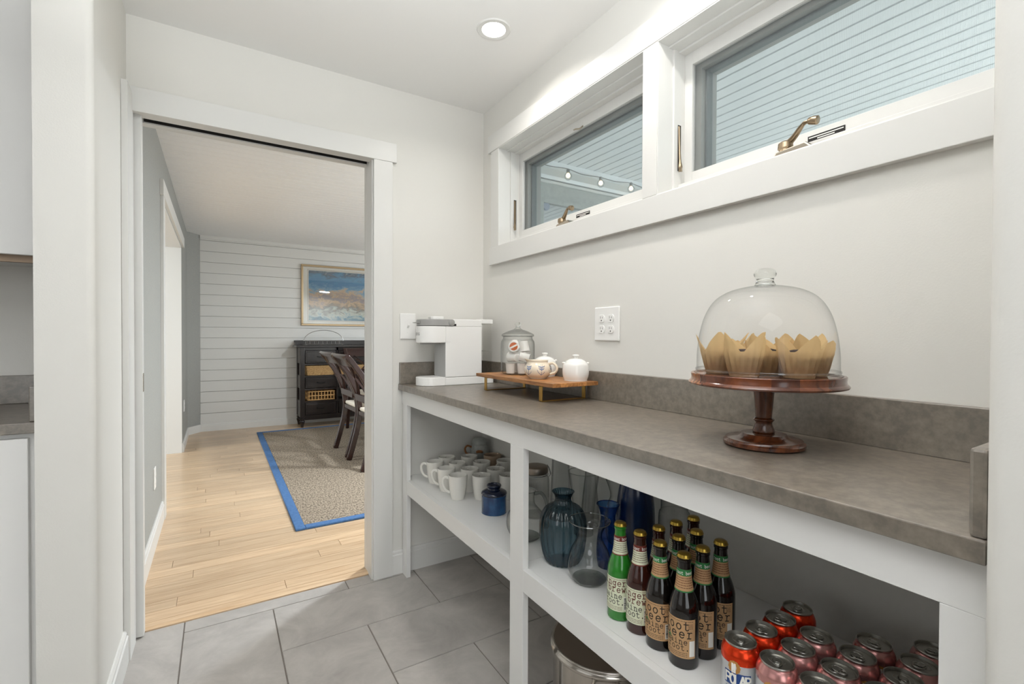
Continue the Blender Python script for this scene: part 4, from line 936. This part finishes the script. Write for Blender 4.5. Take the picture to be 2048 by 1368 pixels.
bm = NB(); lathe(bm, sprof([(0.0445, 0.160), (0.0475, 0.165), (0.0470, 0.180), (0.040, 0.188), (0.0, 0.190)], 4), 36); lab(mk('lid', bm, M_steelin, t, smooth=True), 'dull metal lid')
bm = NB(); tube(bm, spline([hv*0.047+Vector((0, 0, 0.186)), hv*0.056+Vector((0, 0, 0.172)), hv*0.062+Vector((0, 0, 0.150)), hv*0.056+Vector((0, 0, 0.140))], 5), 0.0022, 6); tube(bm, [(0.047*cos(a*pi/18), 0.047*sin(a*pi/18), 0.156) for a in range(36)], 0.0018, 6, closed=True); mk('bail', bm, M_wire, t, smooth=True)
vase('tall_vase', -0.105, -0.815, [(0.0, 0.001), (0.040, 0.001), (0.042, 0.006), (0.037, 0.10), (0.032, 0.22), (0.031, 0.315)], G_ribbed, 'tall narrow smoky glass cylinder behind the teal ribbed vase', rib=0.02, ribn=14, seg=84)
vase('wide_vase', -0.125, -0.972, [(0.0, 0.001), (0.030, 0.001), (0.033, 0.006), (0.035, 0.06), (0.042, 0.13), (0.050, 0.19), (0.0535, 0.2155)], G_clear, 'clear flared glass vase between the smoky cylinder and the hurricane vase')
vase('bud_vase', -0.055, -0.925, [(0.0, 0.001), (0.030, 0.001), (0.033, 0.02), (0.027, 0.10), (0.017, 0.20), (0.016, 0.29)], G_ribbed, 'slim smoky glass tube standing behind the clear flared vase', rib=0.03, ribn=10, seg=60)
vase('hurricane_vase', -0.070, -1.093, [(0.0, 0.001), (0.034, 0.001), (0.046, 0.02), (0.052, 0.07), (0.044, 0.125), (0.034, 0.155), (0.040, 0.185), (0.054, 0.220), (0.060, 0.232)], G_clear, 'clear glass vase with a wide rim beside the tall navy vase')
vase('ribbed_vase', -0.310, -1.094, [(0.0, 0.001), (0.040, 0.001), (0.050, 0.005), (0.060, 0.025), (0.0675, 0.065), (0.070, 0.108), (0.066, 0.140), (0.052, 0.164), (0.032, 0.175), (0.0250, 0.184), (0.0240, 0.195), (0.029, 0.207), (0.0335, 0.2125), (0.032, 0.2130), (0.026, 0.203), (0.022, 0.194)], G_teal, 'large teal ribbed glass vase with a flared neck', rib=0.03, ribn=22, seg=132)
vase('pinched_vase', -0.318, -1.2235, [(0.0, 0.001), (0.036, 0.001), (0.046, 0.006), (0.057, 0.026), (0.0605, 0.052), (0.053, 0.083), (0.040, 0.108), (0.0345, 0.127), (0.040, 0.147), (0.052, 0.163), (0.0575, 0.1685)], G_clear, 'clear glass vase with a pinched neck beside the green bottle')
bm = NB(); lathe(bm, [(0.0, 0.0022), (0.037, 0.0022), (0.047, 0.008), (0.046, 0.0095), (0.0, 0.0075)], 40); lab(mk('base', bm, G_thick, bpy.data.objects['pinched_vase'], smooth=True), 'thick glass bottom')
vase('cobalt_vase', -0.215, -1.188, [(0.0, 0.001), (0.026, 0.001), (0.030, 0.006), (0.034, 0.04), (0.031, 0.09), (0.0235, 0.130), (0.022, 0.148), (0.026, 0.168), (0.0325, 0.184), (0.033, 0.1845)], G_cobalt, 'small cobalt blue glass vase behind the green bottle')
vase('navy_vase', -0.120, -1.206, [(0.0, 0.001), (0.048, 0.001), (0.052, 0.006), (0.056, 0.06), (0.0575, 0.13), (0.054, 0.19), (0.043, 0.245), (0.028, 0.283), (0.0215, 0.305), (0.021, 0.325), (0.026, 0.342), (0.024, 0.343), (0.018, 0.325)], M_navyvase, 'tall dark navy vase rising behind the bottles')
vase('square_jar', -0.085, -1.322, [(0.0, 0.001), (0.040, 0.001), (0.044, 0.006), (0.044, 0.16), (0.038, 0.185), (0.038, 0.215), (0.041, 0.222)], G_clear, 'clear glass jar against the wall between navy vase and bottles', 'jar')

# ---- bottles
PB = sprof([(0.0, 0.0), (0.0265, 0.0), (0.0300, 0.003), (0.0305, 0.010), (0.0305, 0.060), (0.0305, 0.108), (0.0292, 0.122), (0.0245, 0.139), (0.0190, 0.154), (0.0160, 0.172), (0.0142, 0.195), (0.0132, 0.212)], 4)+[(0.0148, 0.2135), (0.0148, 0.2175), (0.0130, 0.219), (0.0128, 0.2245), (0.0, 0.2245)]
def radius_at(z):
    for (r0, z0), (r1, z1) in zip(PB, PB[1:]):
        if z0 <= z <= z1 and z1 > z0: return r0+(r1-r0)*(z-z0)/(z1-z0)
    return 0.0305
def neckmap(extra):
    def M(u, v):
        r = radius_at(v)+extra; th = u/0.0165; return (r*cos(th), r*sin(th), v)
    return M
def make_bottle(kind, loc, rz, label):
    """local +X looks at the camera"""
    t = thing('bottle', loc, label, 'bottle', 'brown, green and dark soda bottles on the shelf', rz=rz)
    glass, paper, ink, bandm = {'root': (M_amber, M_kraft, M_ink, M_greenband), 'ginger': (M_brown, M_mint, M_redink, M_redband), 'green': (M_greenb, M_mint, M_redink, M_redband)}[kind]
    bm = NB(); lathe(bm, PB, 32); mk('glass', bm, glass, t, smooth=True)
    bm = NB(); prof = [(0.0, 0.2295), (0.0105, 0.2293), (0.0132, 0.2275), (0.0148, 0.2222), (0.0152, 0.2212), (0.0128, 0.2212)]
    rings = []
    lathe(bm, prof, 42)
    for v in bm.verts:
        if v.co.z < 0.2245:
            a = atan2(v.co.y, v.co.x); k = 1+0.035*cos(21*a); v.co.x *= k; v.co.y *= k
    lab(mk('cap', bm, M_cap, t, smooth=True), 'crimped gold cap')
    R_ = 0.0305; rd = random.Random(11)
    bm = NB(); patch(bm, -0.088, 0.0255, 0.0235, 0.1035, cylmap(R_+0.0003, 0), 28); fl_ = lab(mk('front_label', bm, paper, t), 'kraft brown label' if kind == 'root' else 'pale label')
    M = cylmap(R_+0.0006, 0); bm = NB()
    if kind == 'root':
        ls = text2d('root', -0.045, 0.0820, 0.0118, 1.30, 0.085)+text2d('beer', -0.0405, 0.0655, 0.0118, 1.38, 0.085)+text2d('maine', -0.037, 0.0520, 0.0078, 1.22, 0.08)+text2d('root.', -0.033, 0.0400, 0.0078, 1.22, 0.08)
    else:
        ls = text2d('ginger', -0.0500, 0.0850, 0.0098, 1.22, 0.085)+text2d('brew', -0.0275, 0.0700, 0.0098, 1.22, 0.085)
    ls += dashes(-0.056, 0.020, 0.0995, 0.0008, rd, 0.007)
    for k, z in enumerate((0.0345, 0.0312, 0.0278)): ls += dashes(-0.050+0.004*k, 0.008, z, 0.0009, rd, 0.005)
    if kind == 'root':
        for k, z in enumerate((0.094, 0.0912, 0.0884, 0.0856)): ls += dashes(0.010, 0.0195, z, 0.0008, rd, 0.004)
    strokes(bm, ls, M); lab(mk('lettering', bm, ink, fl_), 'typewriter lettering reading root beer' if kind == 'root' else 'typewriter lettering reading ginger brew')
    if kind != 'root':
        bm = NB(); strokes(bm, text2d('maine', -0.0415, 0.0545, 0.0088, 1.20, 0.08)+text2d('root.', -0.036, 0.0405, 0.0088, 1.20, 0.08), M); mk('lettering', bm, M_ink, fl_)
    else:
        bm = NB(); strokes(bm, [([(-0.036, 0.0600), (-0.031, 0.0645), (-0.026, 0.0600)], 0.0011), ([(-0.031, 0.0575), (-0.031, 0.063)], 0.0009), ([(-0.050, 0.040), (-0.047, 0.052)], 0.0007)], M); lab(mk('leaf_mark', bm, M_greenband, fl_), 'small green root sketch')
    bm = NB(); patch(bm, 0.0125, 0.0240, 0.0280, 0.0600, cylmap(R_+0.0005, 0), 6); bc = mk('barcode', bm, M_whiteink, fl_)
    bm = NB(); z = 0.0310
    while z < 0.0585:
        h = rd.choice((0.0006, 0.0009, 0.0014)); strokes(bm, [([(0.0145, z), (0.0228, z)], h/2)], cylmap(R_+0.0008, 0)); z += h+rd.choice((0.0007, 0.001))
    mk('bars', bm, M_ink, bc)
    nb = NB(); prev = None
    for k in range(13):
        z = 0.1545+(0.1985-0.1545)*k/12; cur = [nb.verts.new(neckmap(0.0003)(-0.046+0.092*j/24, z)) for j in range(25)]
        if prev:
            for j in range(24): nb.faces.new((prev[j], prev[j+1], cur[j+1], cur[j]))
        prev = cur
    nl = mk('neck_label', nb, paper, t, smooth=True)
    def band(z0, z1):
        b_ = NB(); pr = None
        for k in range(5):
            z = z0+(z1-z0)*k/4; cu = [b_.verts.new(neckmap(0.0005)(-0.046+0.092*j/24, z)) for j in range(25)]
            if pr:
                for j in range(24): b_.faces.new((pr[j], pr[j+1], cu[j+1], cu[j]))
            pr = cu
        return b_
    mk('band', band(0.1855, 0.1985), bandm, nl, smooth=True); mk('hem', band(0.1535, 0.1560), bandm, nl, smooth=True)
    bm = NB(); strokes(bm, text2d('root beer' if kind == 'root' else 'ginger brew', -0.020 if kind == 'root' else -0.027, 0.1885, 0.0042, 1.15, 0.1), neckmap(0.0008), 0.002)
    mk('lettering', bm, M_whiteink, nl)
    bm = NB(); ls = []
    for k in range(5): ls += dashes(-0.020, 0.020, 0.1812-0.0048*k, 0.0011, rd, 0.004)
    strokes(bm, ls, neckmap(0.0007), 0.002); mk('print', bm, M_redink, nl)
    return t
ang = camdir(-0.33, -1.53)
bt = {}
for kind, x, y, l_ in (('green', -0.3625, -1.388, 'green glass ginger brew bottle, the only green one'),
    ('ginger', -0.3615, -1.451, 'brown ginger brew bottle in the front row beside the green bottle'),
    ('root', -0.3650, -1.5135, 'dark root beer bottle in the front row beside the ginger brew'),
    ('root', -0.3670, -1.579, 'dark root beer bottle at the shelf edge, can end of the front row'),
    ('ginger', -0.3015, -1.454, 'brown ginger brew bottle in the second row behind the front ginger brew'),
    ('root', -0.3045, -1.5145, 'dark root beer bottle in the middle of the second row'),
    ('root', -0.3080, -1.5805, 'dark root beer bottle at the can end of the second row'),
    ('ginger', -0.2400, -1.455, 'brown ginger brew bottle in the third row from the front'),
    ('root', -0.2435, -1.5165, 'dark root beer bottle in the middle of the third row'),
    ('root', -0.2465, -1.5815, 'dark root beer bottle at the can end of the third row from the shelf edge'),
    ('ginger', -0.1785, -1.458, 'brown ginger brew bottle alone in the fourth row, by the wall')):
    a = ang+random.uniform(-.05, .05)
    if kind not in bt: bt[kind] = make_bottle(kind, (x, y, SZ), a, l_)
    else: copy_tree(bt[kind], (x, y, SZ), a, l_, 'brown, green and dark soda bottles on the shelf')

# ---- cans
def make_can(col, loc, rz, label):
    t = thing('soda_can', loc, label, 'can', 'seltzer cans on the right shelf', rz=rz)
    bm = NB(); lathe(bm, [(0.0, 0.004), (0.018, 0.003), (0.0225, 0.0), (0.0245, 0.001), (0.0320, 0.011), (0.0329, 0.015), (0.0329, 0.0905)], 40); mk('body', bm, M_cansilver, t, smooth=True)
    bm = NB(); lathe(bm, sprof([(0.0329, 0.0905), (0.0330, 0.098), (0.0322, 0.105), (0.0295, 0.112), (0.0268, 0.1165), (0.0262, 0.1185)], 4), 40); lab(mk('shoulder', bm, col, t, smooth=True), 'metallic coloured shoulder')
    bm = NB(); lathe(bm, [(0.0262, 0.1182), (0.0274, 0.1195), (0.0275, 0.1215), (0.0268, 0.1225), (0.0258, 0.1220), (0.0248, 0.1165), (0.0236, 0.1158), (0.0226, 0.1172), (0.0, 0.1172)], 40); ld = mk('lid', bm, M_alu, t, smooth=True)
    bm = NB(); n = 22; ro = [(0.0085*cos(2*pi*k/n)*1.45, 0.0078*sin(2*pi*k/n)) for k in range(n)]
    tube(bm, [(x, y, 0.1187) for x, y in ro], 0.0009, 6, closed=True); tube(bm, [(0.0062+0.0042*cos(2*pi*k/14), 0.0045*sin(2*pi*k/14), 0.1189) for k in range(14)], 0.0008, 6, closed=True)
    box(bm, -0.0095, 0.001, -0.0055, 0.0055, 0.1184, 0.1192); mk('pull_tab', bm, M_alu, ld, smooth=True)
    bm = NB(); tube(bm, [(-0.006+0.0105*cos(2*pi*k/20), 0.0135*sin(2*pi*k/20), 0.1172) for k in range(20)], 0.0005, 5, closed=True); mk('score_line', bm, M_alu, ld, smooth=True)
    # printed front: navy panel with white capitals, tan emblem above
    M = cylmap(0.0332, 0); bm = NB(); prev = None
    patch(bm, -0.030, 0.0165, 0.0525, 0.0765, M, 14); pn = lab(mk('name_panel', bm, M_navy, t), 'navy name panel')
    bm = NB(); strokes(bm, text2d('POLAR', -0.0285, 0.0562, 0.0118, 0.74, 0.15), cylmap(0.0336, 0)); lab(mk('lettering', bm, M_whiteink, pn), 'white lettering reading POLAR')
    bm = NB(); strokes(bm, [(arc(-0.012, 0.086, 0.0075, 0.0085, 250, -60, 10), 0.0030)], cylmap(0.0333, 0), 0.002); em = lab(mk('emblem', bm, M_tan, t), 'tan crescent emblem')
    bm = NB(); strokes(bm, [([(-0.013, 0.079), (-0.013, 0.090)], 0.0038)], cylmap(0.0335, 0), 0.002); mk('emblem_centre', bm, M_whiteink, em)
    bm = NB(); rd = random.Random(2); ls = dashes(-0.026, 0.014, 0.046, 0.0035, rd, 0.012)+dashes(-0.026, 0.014, 0.039, 0.003, rd, 0.010)+dashes(-0.022, 0.010, 0.030, 0.002, rd, 0.006)
    strokes(bm, ls, M); mk('print', bm, M_navy, t)
    return t
cans = [('red', -0.3770, -1.7130, 'red seltzer can at the shelf edge, its name panel facing out'), ('red', -0.3110, -1.7140, 'red seltzer can second from the shelf edge'),
        ('red', -0.2450, -1.7135, 'red seltzer can third from the shelf edge'), ('red', -0.1790, -1.7125, 'red seltzer can fourth from the shelf edge, by the wall'),
        ('pink', -0.3750, -1.7795, 'pink seltzer can at the shelf edge beside the front red can'), ('pink', -0.3085, -1.7800, 'pink seltzer can in the second column, one back from the shelf edge'),
        ('pink', -0.2420, -1.7795, 'pink seltzer can in the second column, two back from the shelf edge'),
        ('pink', -0.3720, -1.8460, 'pink seltzer can at the shelf edge in the third column from the bottles'), ('pink', -0.3060, -1.8465, 'pink seltzer can one back in the third column from the bottles'),
        ('pink', -0.2395, -1.8465, 'pink seltzer can two back in the third column from the bottles'), ('pink', -0.1730, -1.8455, 'pink seltzer can at the wall end of the third column from the bottles'),
        ('pink', -0.3080, -1.9125, 'pink seltzer can in the last column, one back from the shelf edge'), ('pink', -0.2415, -1.9130, 'pink seltzer can in the last column, two back from the shelf edge'),
        ('pink', -0.1750, -1.9128, 'pink seltzer can in the last column, three back from the shelf edge'), ('pink', -0.1080, -1.9110, 'pink seltzer can at the wall end of the last column beside the end stile')]
ct = {}; rc_ = random.Random(4)
for i, (k, x, y, l_) in enumerate(cans):
    a = camdir(x, y)+(0.05 if i in (0, 4) else rc_.uniform(-1.2, 1.2))
    if k not in ct: ct[k] = make_can(M_canred if k == 'red' else M_canpink, (x, y, SZ), a, l_)
    else: copy_tree(ct[k], (x, y, SZ), a, l_, 'seltzer cans on the right shelf')

# ---- stock pot on the floor under the shelf
t = thing('stock_pot', (-0.226, -1.182, 0.0), 'large stainless steel stock pot on the floor under the shelf', 'pot')
bm = NB(); lathe(bm, sprof([(0.0, 0.0005), (0.140, 0.0005), (0.147, 0.006), (0.148, 0.02)], 4)+[(0.148, 0.215), (0.1485, 0.228)], 72); mk('body', bm, M_steel, t, smooth=True)
bm = NB(); lathe(bm, sprof([(0.1485, 0.226), (0.1555, 0.229), (0.1575, 0.235), (0.155, 0.241), (0.1535, 0.243), (0.1515, 0.249), (0.1480, 0.2505), (0.1450, 0.248)], 4), 72); mk('rim', bm, M_steel, t, smooth=True)
bm = NB(); lathe(bm, [(0.0, 0.2455), (0.10, 0.2455), (0.1465, 0.2475)], 72); mk('lid', bm, M_steelin, t, smooth=True)
for sg in (-1, 1):
    d_ = Vector((-0.62, -0.78, 0)).normalized()*sg; s_ = Vector((-d_.y, d_.x, 0))
    bm = NB(); tube(bm, spline([d_*0.148+s_*0.045+Vector((0, 0, 0.19)), d_*0.180+s_*0.042+Vector((0, 0, 0.195)), d_*0.190+Vector((0, 0, 0.195)), d_*0.180-s_*0.042+Vector((0, 0, 0.195)), d_*0.148-s_*0.045+Vector((0, 0, 0.19))], 6), 0.006, 10); mk('handle', bm, M_steel, t, smooth=True)

# ================================================================== DINING ROOM
OZ = 0.0086
t = thing('area_rug', (0.35, 2.38, OZ), 'woven seagrass rug with a blue cloth border on the oak floor', 'rug')
bm = NB(); box(bm, -0.765, 1.5, 0.808, 3.955, OZ, OZ+0.011); mkrel('weave', bm, M_rug, t, bevel=0.002)
bd = [(-0.82, -0.765, 0.753, 4.01), (1.5, 1.555, 0.753, 4.01), (-0.765, 1.5, 0.753, 0.808), (-0.765, 1.5, 3.955, 4.01)]
boxrel('border', [(a, b, c, d, OZ, OZ+0.0135) for a, b, c, d in bd], M_rugblue, t, 0.004)
RZ = OZ+0.0135-0.0025
# sideboard
t = thing('sideboard', (0.30, 4.24, OZ), 'black-brown sideboard with drawers and open basket bays by the shiplap wall', 'sideboard')
SX0, SX1, SY0, SY1 = -0.345, 0.96, 4.085, 4.40
boxrel('top', [(SX0-0.045, SX1+0.045, SY0-0.035, SY1+0.005, 1.000, 1.025)], M_espresso, t, 0.004)
boxrel('gallery', [(SX0-0.03, SX1+0.03, SY1-0.03, SY1, 1.0255, 1.085), (SX0-0.03, SX0-0.01, SY1-0.14, SY1-0.03, 1.0255, 1.06)], M_espresso, t, 0.003)
for x in (SX0, SX1-0.055):
    for y in (SY0, SY1-0.055):
        bm = NB(); box(bm, x, x+0.055, y, y+0.055, 0.135, 1.0); po = mkrel('post', bm, M_espresso, t, bevel=0.003)
        bm = NB(); lathe(bm, sprof([(0.0, OZ+0.0005), (0.013, OZ+0.0005), (0.016, 0.02), (0.022, 0.05), (0.030, 0.075), (0.030, 0.090), (0.022, 0.100), (0.030, 0.112), (0.030, 0.122), (0.020, 0.128), (0.024, 0.135), (0.0, 0.135)], 3), 20, (x+0.0275, y+0.0275, 0)); mkrel('foot', bm, M_espresso, t, smooth=True)
boxrel('back_panel', [(SX0+0.055, SX1-0.055, SY1-0.02, SY1-0.008, 0.14, 1.0)], M_espresso, t)
bayx = [(SX0+0.055, 0.085), (0.105, 0.51), (0.53, SX1-0.055)]
boxrel('partition', [(0.085, 0.105, SY0+0.01, SY1-0.02, 0.135, 1.0), (0.51, 0.53, SY0+0.01, SY1-0.02, 0.135, 1.0)], M_espresso, t)
for z0, z1 in ((0.625, 0.648), (0.312, 0.335), (0.135, 0.162), (0.780, 0.80), (0.468, 0.49)):
    boxrel('shelf', [(SX0+0.055, SX1-0.055, SY0+0.006, SY1-0.02, z0, z1)], M_espresso, t)
for y0, y1 in ((SY0+0.055, SY1-0.055),):
    boxrel('side_rail', [(SX0+0.005, SX0+0.025, y0, y1, z0, z1) for z0, z1 in ((0.80, 1.0), (0.49, 0.648), (0.135, 0.335))], M_espresso, t)
for z0, z1 in ((0.962, 1.0), (0.10, 0.135)): boxrel('apron', [(SX0+0.055, SX1-0.055, SY0+0.01, SY0+0.025, z0, z1)], M_espresso, t)
for a, b in bayx:
    for z0, z1 in ((0.806, 0.958), (0.495, 0.622), (0.166, 0.309)):
        bm = NB(); box(bm, a+0.006, b-0.006, SY0+0.002, SY0+0.03, z0, z1); box(bm, a+0.022, b-0.022, SY0-0.003, SY0+0.003, z0+0.016, z1-0.016); dw = mkrel('drawer', bm, M_espresso, t, bevel=0.003)
        bm = NB(); xm = (a+b)/2; zm = (z0+z1)/2
        tube(bm, spline([(xm-0.045, SY0-0.002, zm+0.006), (xm-0.040, SY0-0.020, zm+0.002), (xm, SY0-0.024, zm-0.006), (xm+0.040, SY0-0.020, zm+0.002), (xm+0.045, SY0-0.002, zm+0.006)], 4), 0.004, 8); mkrel('pull', bm, M_black, dw, smooth=True)
def basket(x0, x1, z0, z1, label, open_):
    t = thing('basket', ((x0+x1)/2, SY0+0.13, z0), label, 'basket'); w_ = (x1-x0)/2; d_ = 0.105; h = z1-z0
    if not open_:
        bm = NB()
        for k in range(9):
            z = 0.008+(h-0.012)*k/8; f = 0.94+0.06*k/8
            tube(bm, [(x*f, y*f, z) for x, y in rrect(-w_+0.008, w_-0.008, -d_, d_, 0.02, 3)], 0.0085, 6, closed=True)
        mk('weave', bm, M_wicker, t, smooth=True)
        bm = NB(); tube(bm, [(x, y, h) for x, y in rrect(-w_+0.006, w_-0.006, -d_, d_, 0.02, 3)], 0.008, 6, closed=True); mk('rim', bm, M_wicker, t, smooth=True)
        bm = NB(); box(bm, -w_+0.02, w_-0.02, -d_+0.01, d_-0.01, 0.0005, 0.006); mk('bottom', bm, M_wicker, t)
    else:
        bm = NB()
        for z in (0.008, h*0.5, h-0.008): tube(bm, [(x, y, z) for x, y in rrect(-w_+0.008, w_-0.008, -d_, d_, 0.015, 3)], 0.0075, 6, closed=True)
        mk('hoop', bm, M_wicker2, t, smooth=True)
        bm = NB(); n = 9
        for k in range(n):
            x = -w_+0.02+(2*w_-0.04)*k/(n-1)
            for y in (-d_, d_): tube(bm, [(x, y, 0.004), (x, y, h-0.004)], 0.0055, 6)
        for k in range(4):
            for x in (-w_+0.008, w_-0.008): tube(bm, [(x, -d_+0.03+0.05*k, 0.004), (x, -d_+0.03+0.05*k, h-0.004)], 0.0055, 6)
        mk('upright', bm, M_wicker2, t, smooth=True)
        bm = NB(); box(bm, -w_+0.015, w_-0.015, -d_+0.01, d_-0.01, 0.0005, 0.007); mk('bottom', bm, M_wicker2, t)
basket(SX0+0.067, 0.077, 0.6485, 0.762, 'densely woven wicker basket above the rattan basket in the sideboard', False)
basket(SX0+0.085, 0.075, 0.3355, 0.452, 'open-lattice rattan basket in the lower bay of the sideboard', True)
basket(0.125, 0.49, 0.6485, 0.762, 'woven wicker basket in the upper middle bay of the sideboard behind the chairs', False)
t = thing('wire_basket', (-0.055, 4.16, 1.0255), 'silver wire tray basket with a tall arched handle on the sideboard', 'basket')
bm = NB(); w_, d_ = 0.235, 0.075
tube(bm, [(x, y, 0.055) for x, y in rrect(-w_, w_, -d_, d_, 0.03, 4)], 0.0035, 6, closed=True); tube(bm, [(x, y, 0.012) for x, y in rrect(-w_+0.01, w_-0.01, -d_+0.01, d_-0.01, 0.03, 4)], 0.003, 6, closed=True)
for k in range(9):
    x = -w_+0.03+(2*w_-0.06)*k/8; tube(bm, [(x, -d_, 0.055), (x, -d_+0.012, 0.012), (x, d_-0.012, 0.012), (x, d_, 0.055)], 0.0018, 5)
mk('tray', bm, M_wire, t, smooth=True)
bm = NB(); tube(bm, [(w_*cos(radians(a)), 0, 0.055+0.135*sin(radians(a))) for a in range(0, 181, 9)], 0.0035, 8); mk('handle', bm, M_wire, t, smooth=True)
bm = NB()
for sx in (-1, 1):
    for sy in (-1, 1): tube(bm, spline([(sx*(w_-0.03), sy*(d_-0.012), 0.012), (sx*(w_-0.015), sy*(d_+0.004), 0.004), (sx*(w_-0.008), sy*(d_+0.012), 0.003)], 4), 0.003, 6)
mk('foot', bm, M_wire, t, smooth=True)
# framed print
t = thing('framed_picture', (0.28, 4.444, 1.673), 'framed blue and ochre coastal print under glass on the shiplap wall', 'picture')
fx, fz, fwid = 0.565, 0.397, 0.026
bm = NB()
for a in ((-fx, fx, -0.03, -0.0005, fz-fwid, fz), (-fx, fx, -0.03, -0.0005, -fz, -fz+fwid), (-fx, -fx+fwid, -0.03, -0.0005, -fz+fwid, fz-fwid), (fx-fwid, fx, -0.03, -0.0005, -fz+fwid, fz-fwid)): box(bm, *a)
mk('frame', bm, M_gold, t, bevel=0.004)
ix, iz = 0.473, 0.325
bm = NB(); box(bm, -fx+fwid, fx-fwid, -0.012, -0.002, -fz+fwid, fz-fwid); mk('mat_board', bm, M_mat, t)
bm = NB()
for a in ((-ix-0.014, ix+0.014, iz+0.010, iz+0.014), (-ix-0.014, ix+0.014, -iz-0.014, -iz-0.010), (-ix-0.014, -ix-0.010, -iz-0.010, iz+0.010), (ix+0.010, ix+0.014, -iz-0.010, iz+0.010)): box(bm, a[0], a[1], -0.0128, -0.012, a[2], a[3])
mk('fillet', bm, M_fillet, t)
bm = NB(); box(bm, -ix, ix, -0.0135, -0.012, -iz, iz); lab(mk('print', bm, M_paint, t), 'abstract coastal print in blue, ochre and white')
G_pic = thin_glass('picture_glass', (0.97, 0.975, 0.975), (0.8, 0.8, 0.8), 0.5, 0.07, 0.01)
bm = NB(); box(bm, -fx+fwid, fx-fwid, -0.0195, -0.0185, -fz+fwid, fz-fwid); mk('pane', bm, G_pic, t)
# dining table
t = thing('dining_table', (0.42, 2.55, RZ), 'dark dining table mostly hidden behind the doorway casing', 'table')
bm = NB(); prism(bm, rrect(0.06, 0.86, 1.72, 3.34, 0.05), 'Z', 0.735, 0.765); mkrel('tabletop', bm, M_chair, t, bevel=0.004)
boxrel('apron', [(0.12, 0.80, 1.80, 3.26, 0.665, 0.734)], M_chair, t, 0.002)
for y in (2.05, 3.0):
    bm = NB(); lathe(bm, sprof([(0.05, 0.09), (0.055, 0.14), (0.035, 0.20), (0.06, 0.30), (0.065, 0.40), (0.04, 0.52), (0.05, 0.62), (0.07, 0.664)], 4), 24, (0.46, y, 0)); mkrel('pedestal', bm, M_chair, t, smooth=True)
    boxrel('base', [(0.20, 0.72, y-0.04, y+0.04, RZ+0.0005, 0.092)], M_chair, t, 0.008)
# chairs
def make_chair(loc, rz, label):
    """faces local +X, back posts at x=0, width along y"""
    t = thing('dining_chair', loc, label, 'chair', 'dining chairs at the table', rz=rz); hw = 0.222
    path = spline([(-0.005, 0, 0.0005), (0.040, 0, 0.16), (0.082, 0, 0.34), (0.092, 0, 0.46), (0.068, 0, 0.60), (0.0, 0, 0.77), (-0.085, 0, 0.895), (-0.135, 0, 0.955)], 5)
    for sy in (-1, 1):
        bm = NB(); bar(bm, [(p.x, p.y, p.z) for p in path], 0.036, 0.046)
        for v in bm.verts: v.co.y += sy*hw
        mk('back_post', bm, M_chair, t, smooth=True, bevel=0.006)
        bm = NB(); bar(bm, spline([(0.455, 0, 0.0005), (0.445, 0, 0.2), (0.44, 0, 0.425)], 4), 0.038, 0.042)
        for v in bm.verts: v.co.y += sy*(hw-0.005)
        mk('leg', bm, M_chair, t, bevel=0.004)
    bm = NB()   # scrolled top rail
    prev = None; n = 16
    for k in range(n+1):
        yy = -hw-0.022+(2*hw+0.044)*k/n; c_ = 0.018*(1-(2*k/n-1)**2)
        sec = [(-0.142-c_, 0.975), (-0.158-c_, 0.962), (-0.150-c_, 0.945), (-0.120-c_, 0.925), (-0.085-c_, 0.870), (-0.070-c_, 0.872), (-0.100-c_, 0.935), (-0.122-c_, 0.968)]
        cur = [bm.verts.new((x, yy, z)) for x, z in sec]
        if prev:
            for j in range(8): bm.faces.new((prev[j], prev[(j+1) % 8], cur[(j+1) % 8], cur[j]))
        else: bm.faces.new(cur)
        prev = cur
    bm.faces.new(prev[::-1]); mk('top_rail', bm, M_chair, t, smooth=True)
    bm = NB(); box(bm, 0.045, 0.075, -hw+0.018, hw-0.018, 0.545, 0.605); mk('lower_rail', bm, M_chair, t, bevel=0.005)
    def P(y, s): # along the back between lower and top rails
        z = 0.60+0.285*s; x = 0.060-0.155*s**1.4; return (x, y, z)
    for sg in (-1, 1):
        for off in (0.0, 0.05):
            bm = NB(); a, b = sg*(hw-0.05-off), -sg*(hw-0.05-off)
            tube(bm, [P(a+(b-a)*k/8+sg*0.02*sin(pi*k/8), k/8) for k in range(9)], 0.0095, 8, flat=0.6); mk('cross_slat', bm, M_chair, t, smooth=True)
    bm = NB(); prism(bm, [(0.075, -hw+0.01), (0.075, hw-0.01), (0.46, hw), (0.46, -hw)], 'Z', 0.405, 0.445); mk('seat_frame', bm, M_chair, t, bevel=0.006)
    bm = NB(); prism(bm, [(0.085, -hw+0.02), (0.085, hw-0.02), (0.465, hw-0.008), (0.465, -hw+0.008)], 'Z', 0.4455, 0.476); mk('cushion', bm, M_cushion, t, bevel=0.012, segs=3)
    return t
c0 = make_chair((-0.185, 1.965, RZ), 0.03, 'dark mahogany cross-back chair at the doorway end of the table side')
copy_tree(c0, (-0.190, 2.510, RZ), 0.03, 'dark mahogany cross-back chair second along the table side, towards the sideboard')
copy_tree(c0, (0.36, 3.74, RZ), -pi/2, 'dark mahogany cross-back chair at the table end beside the sideboard')
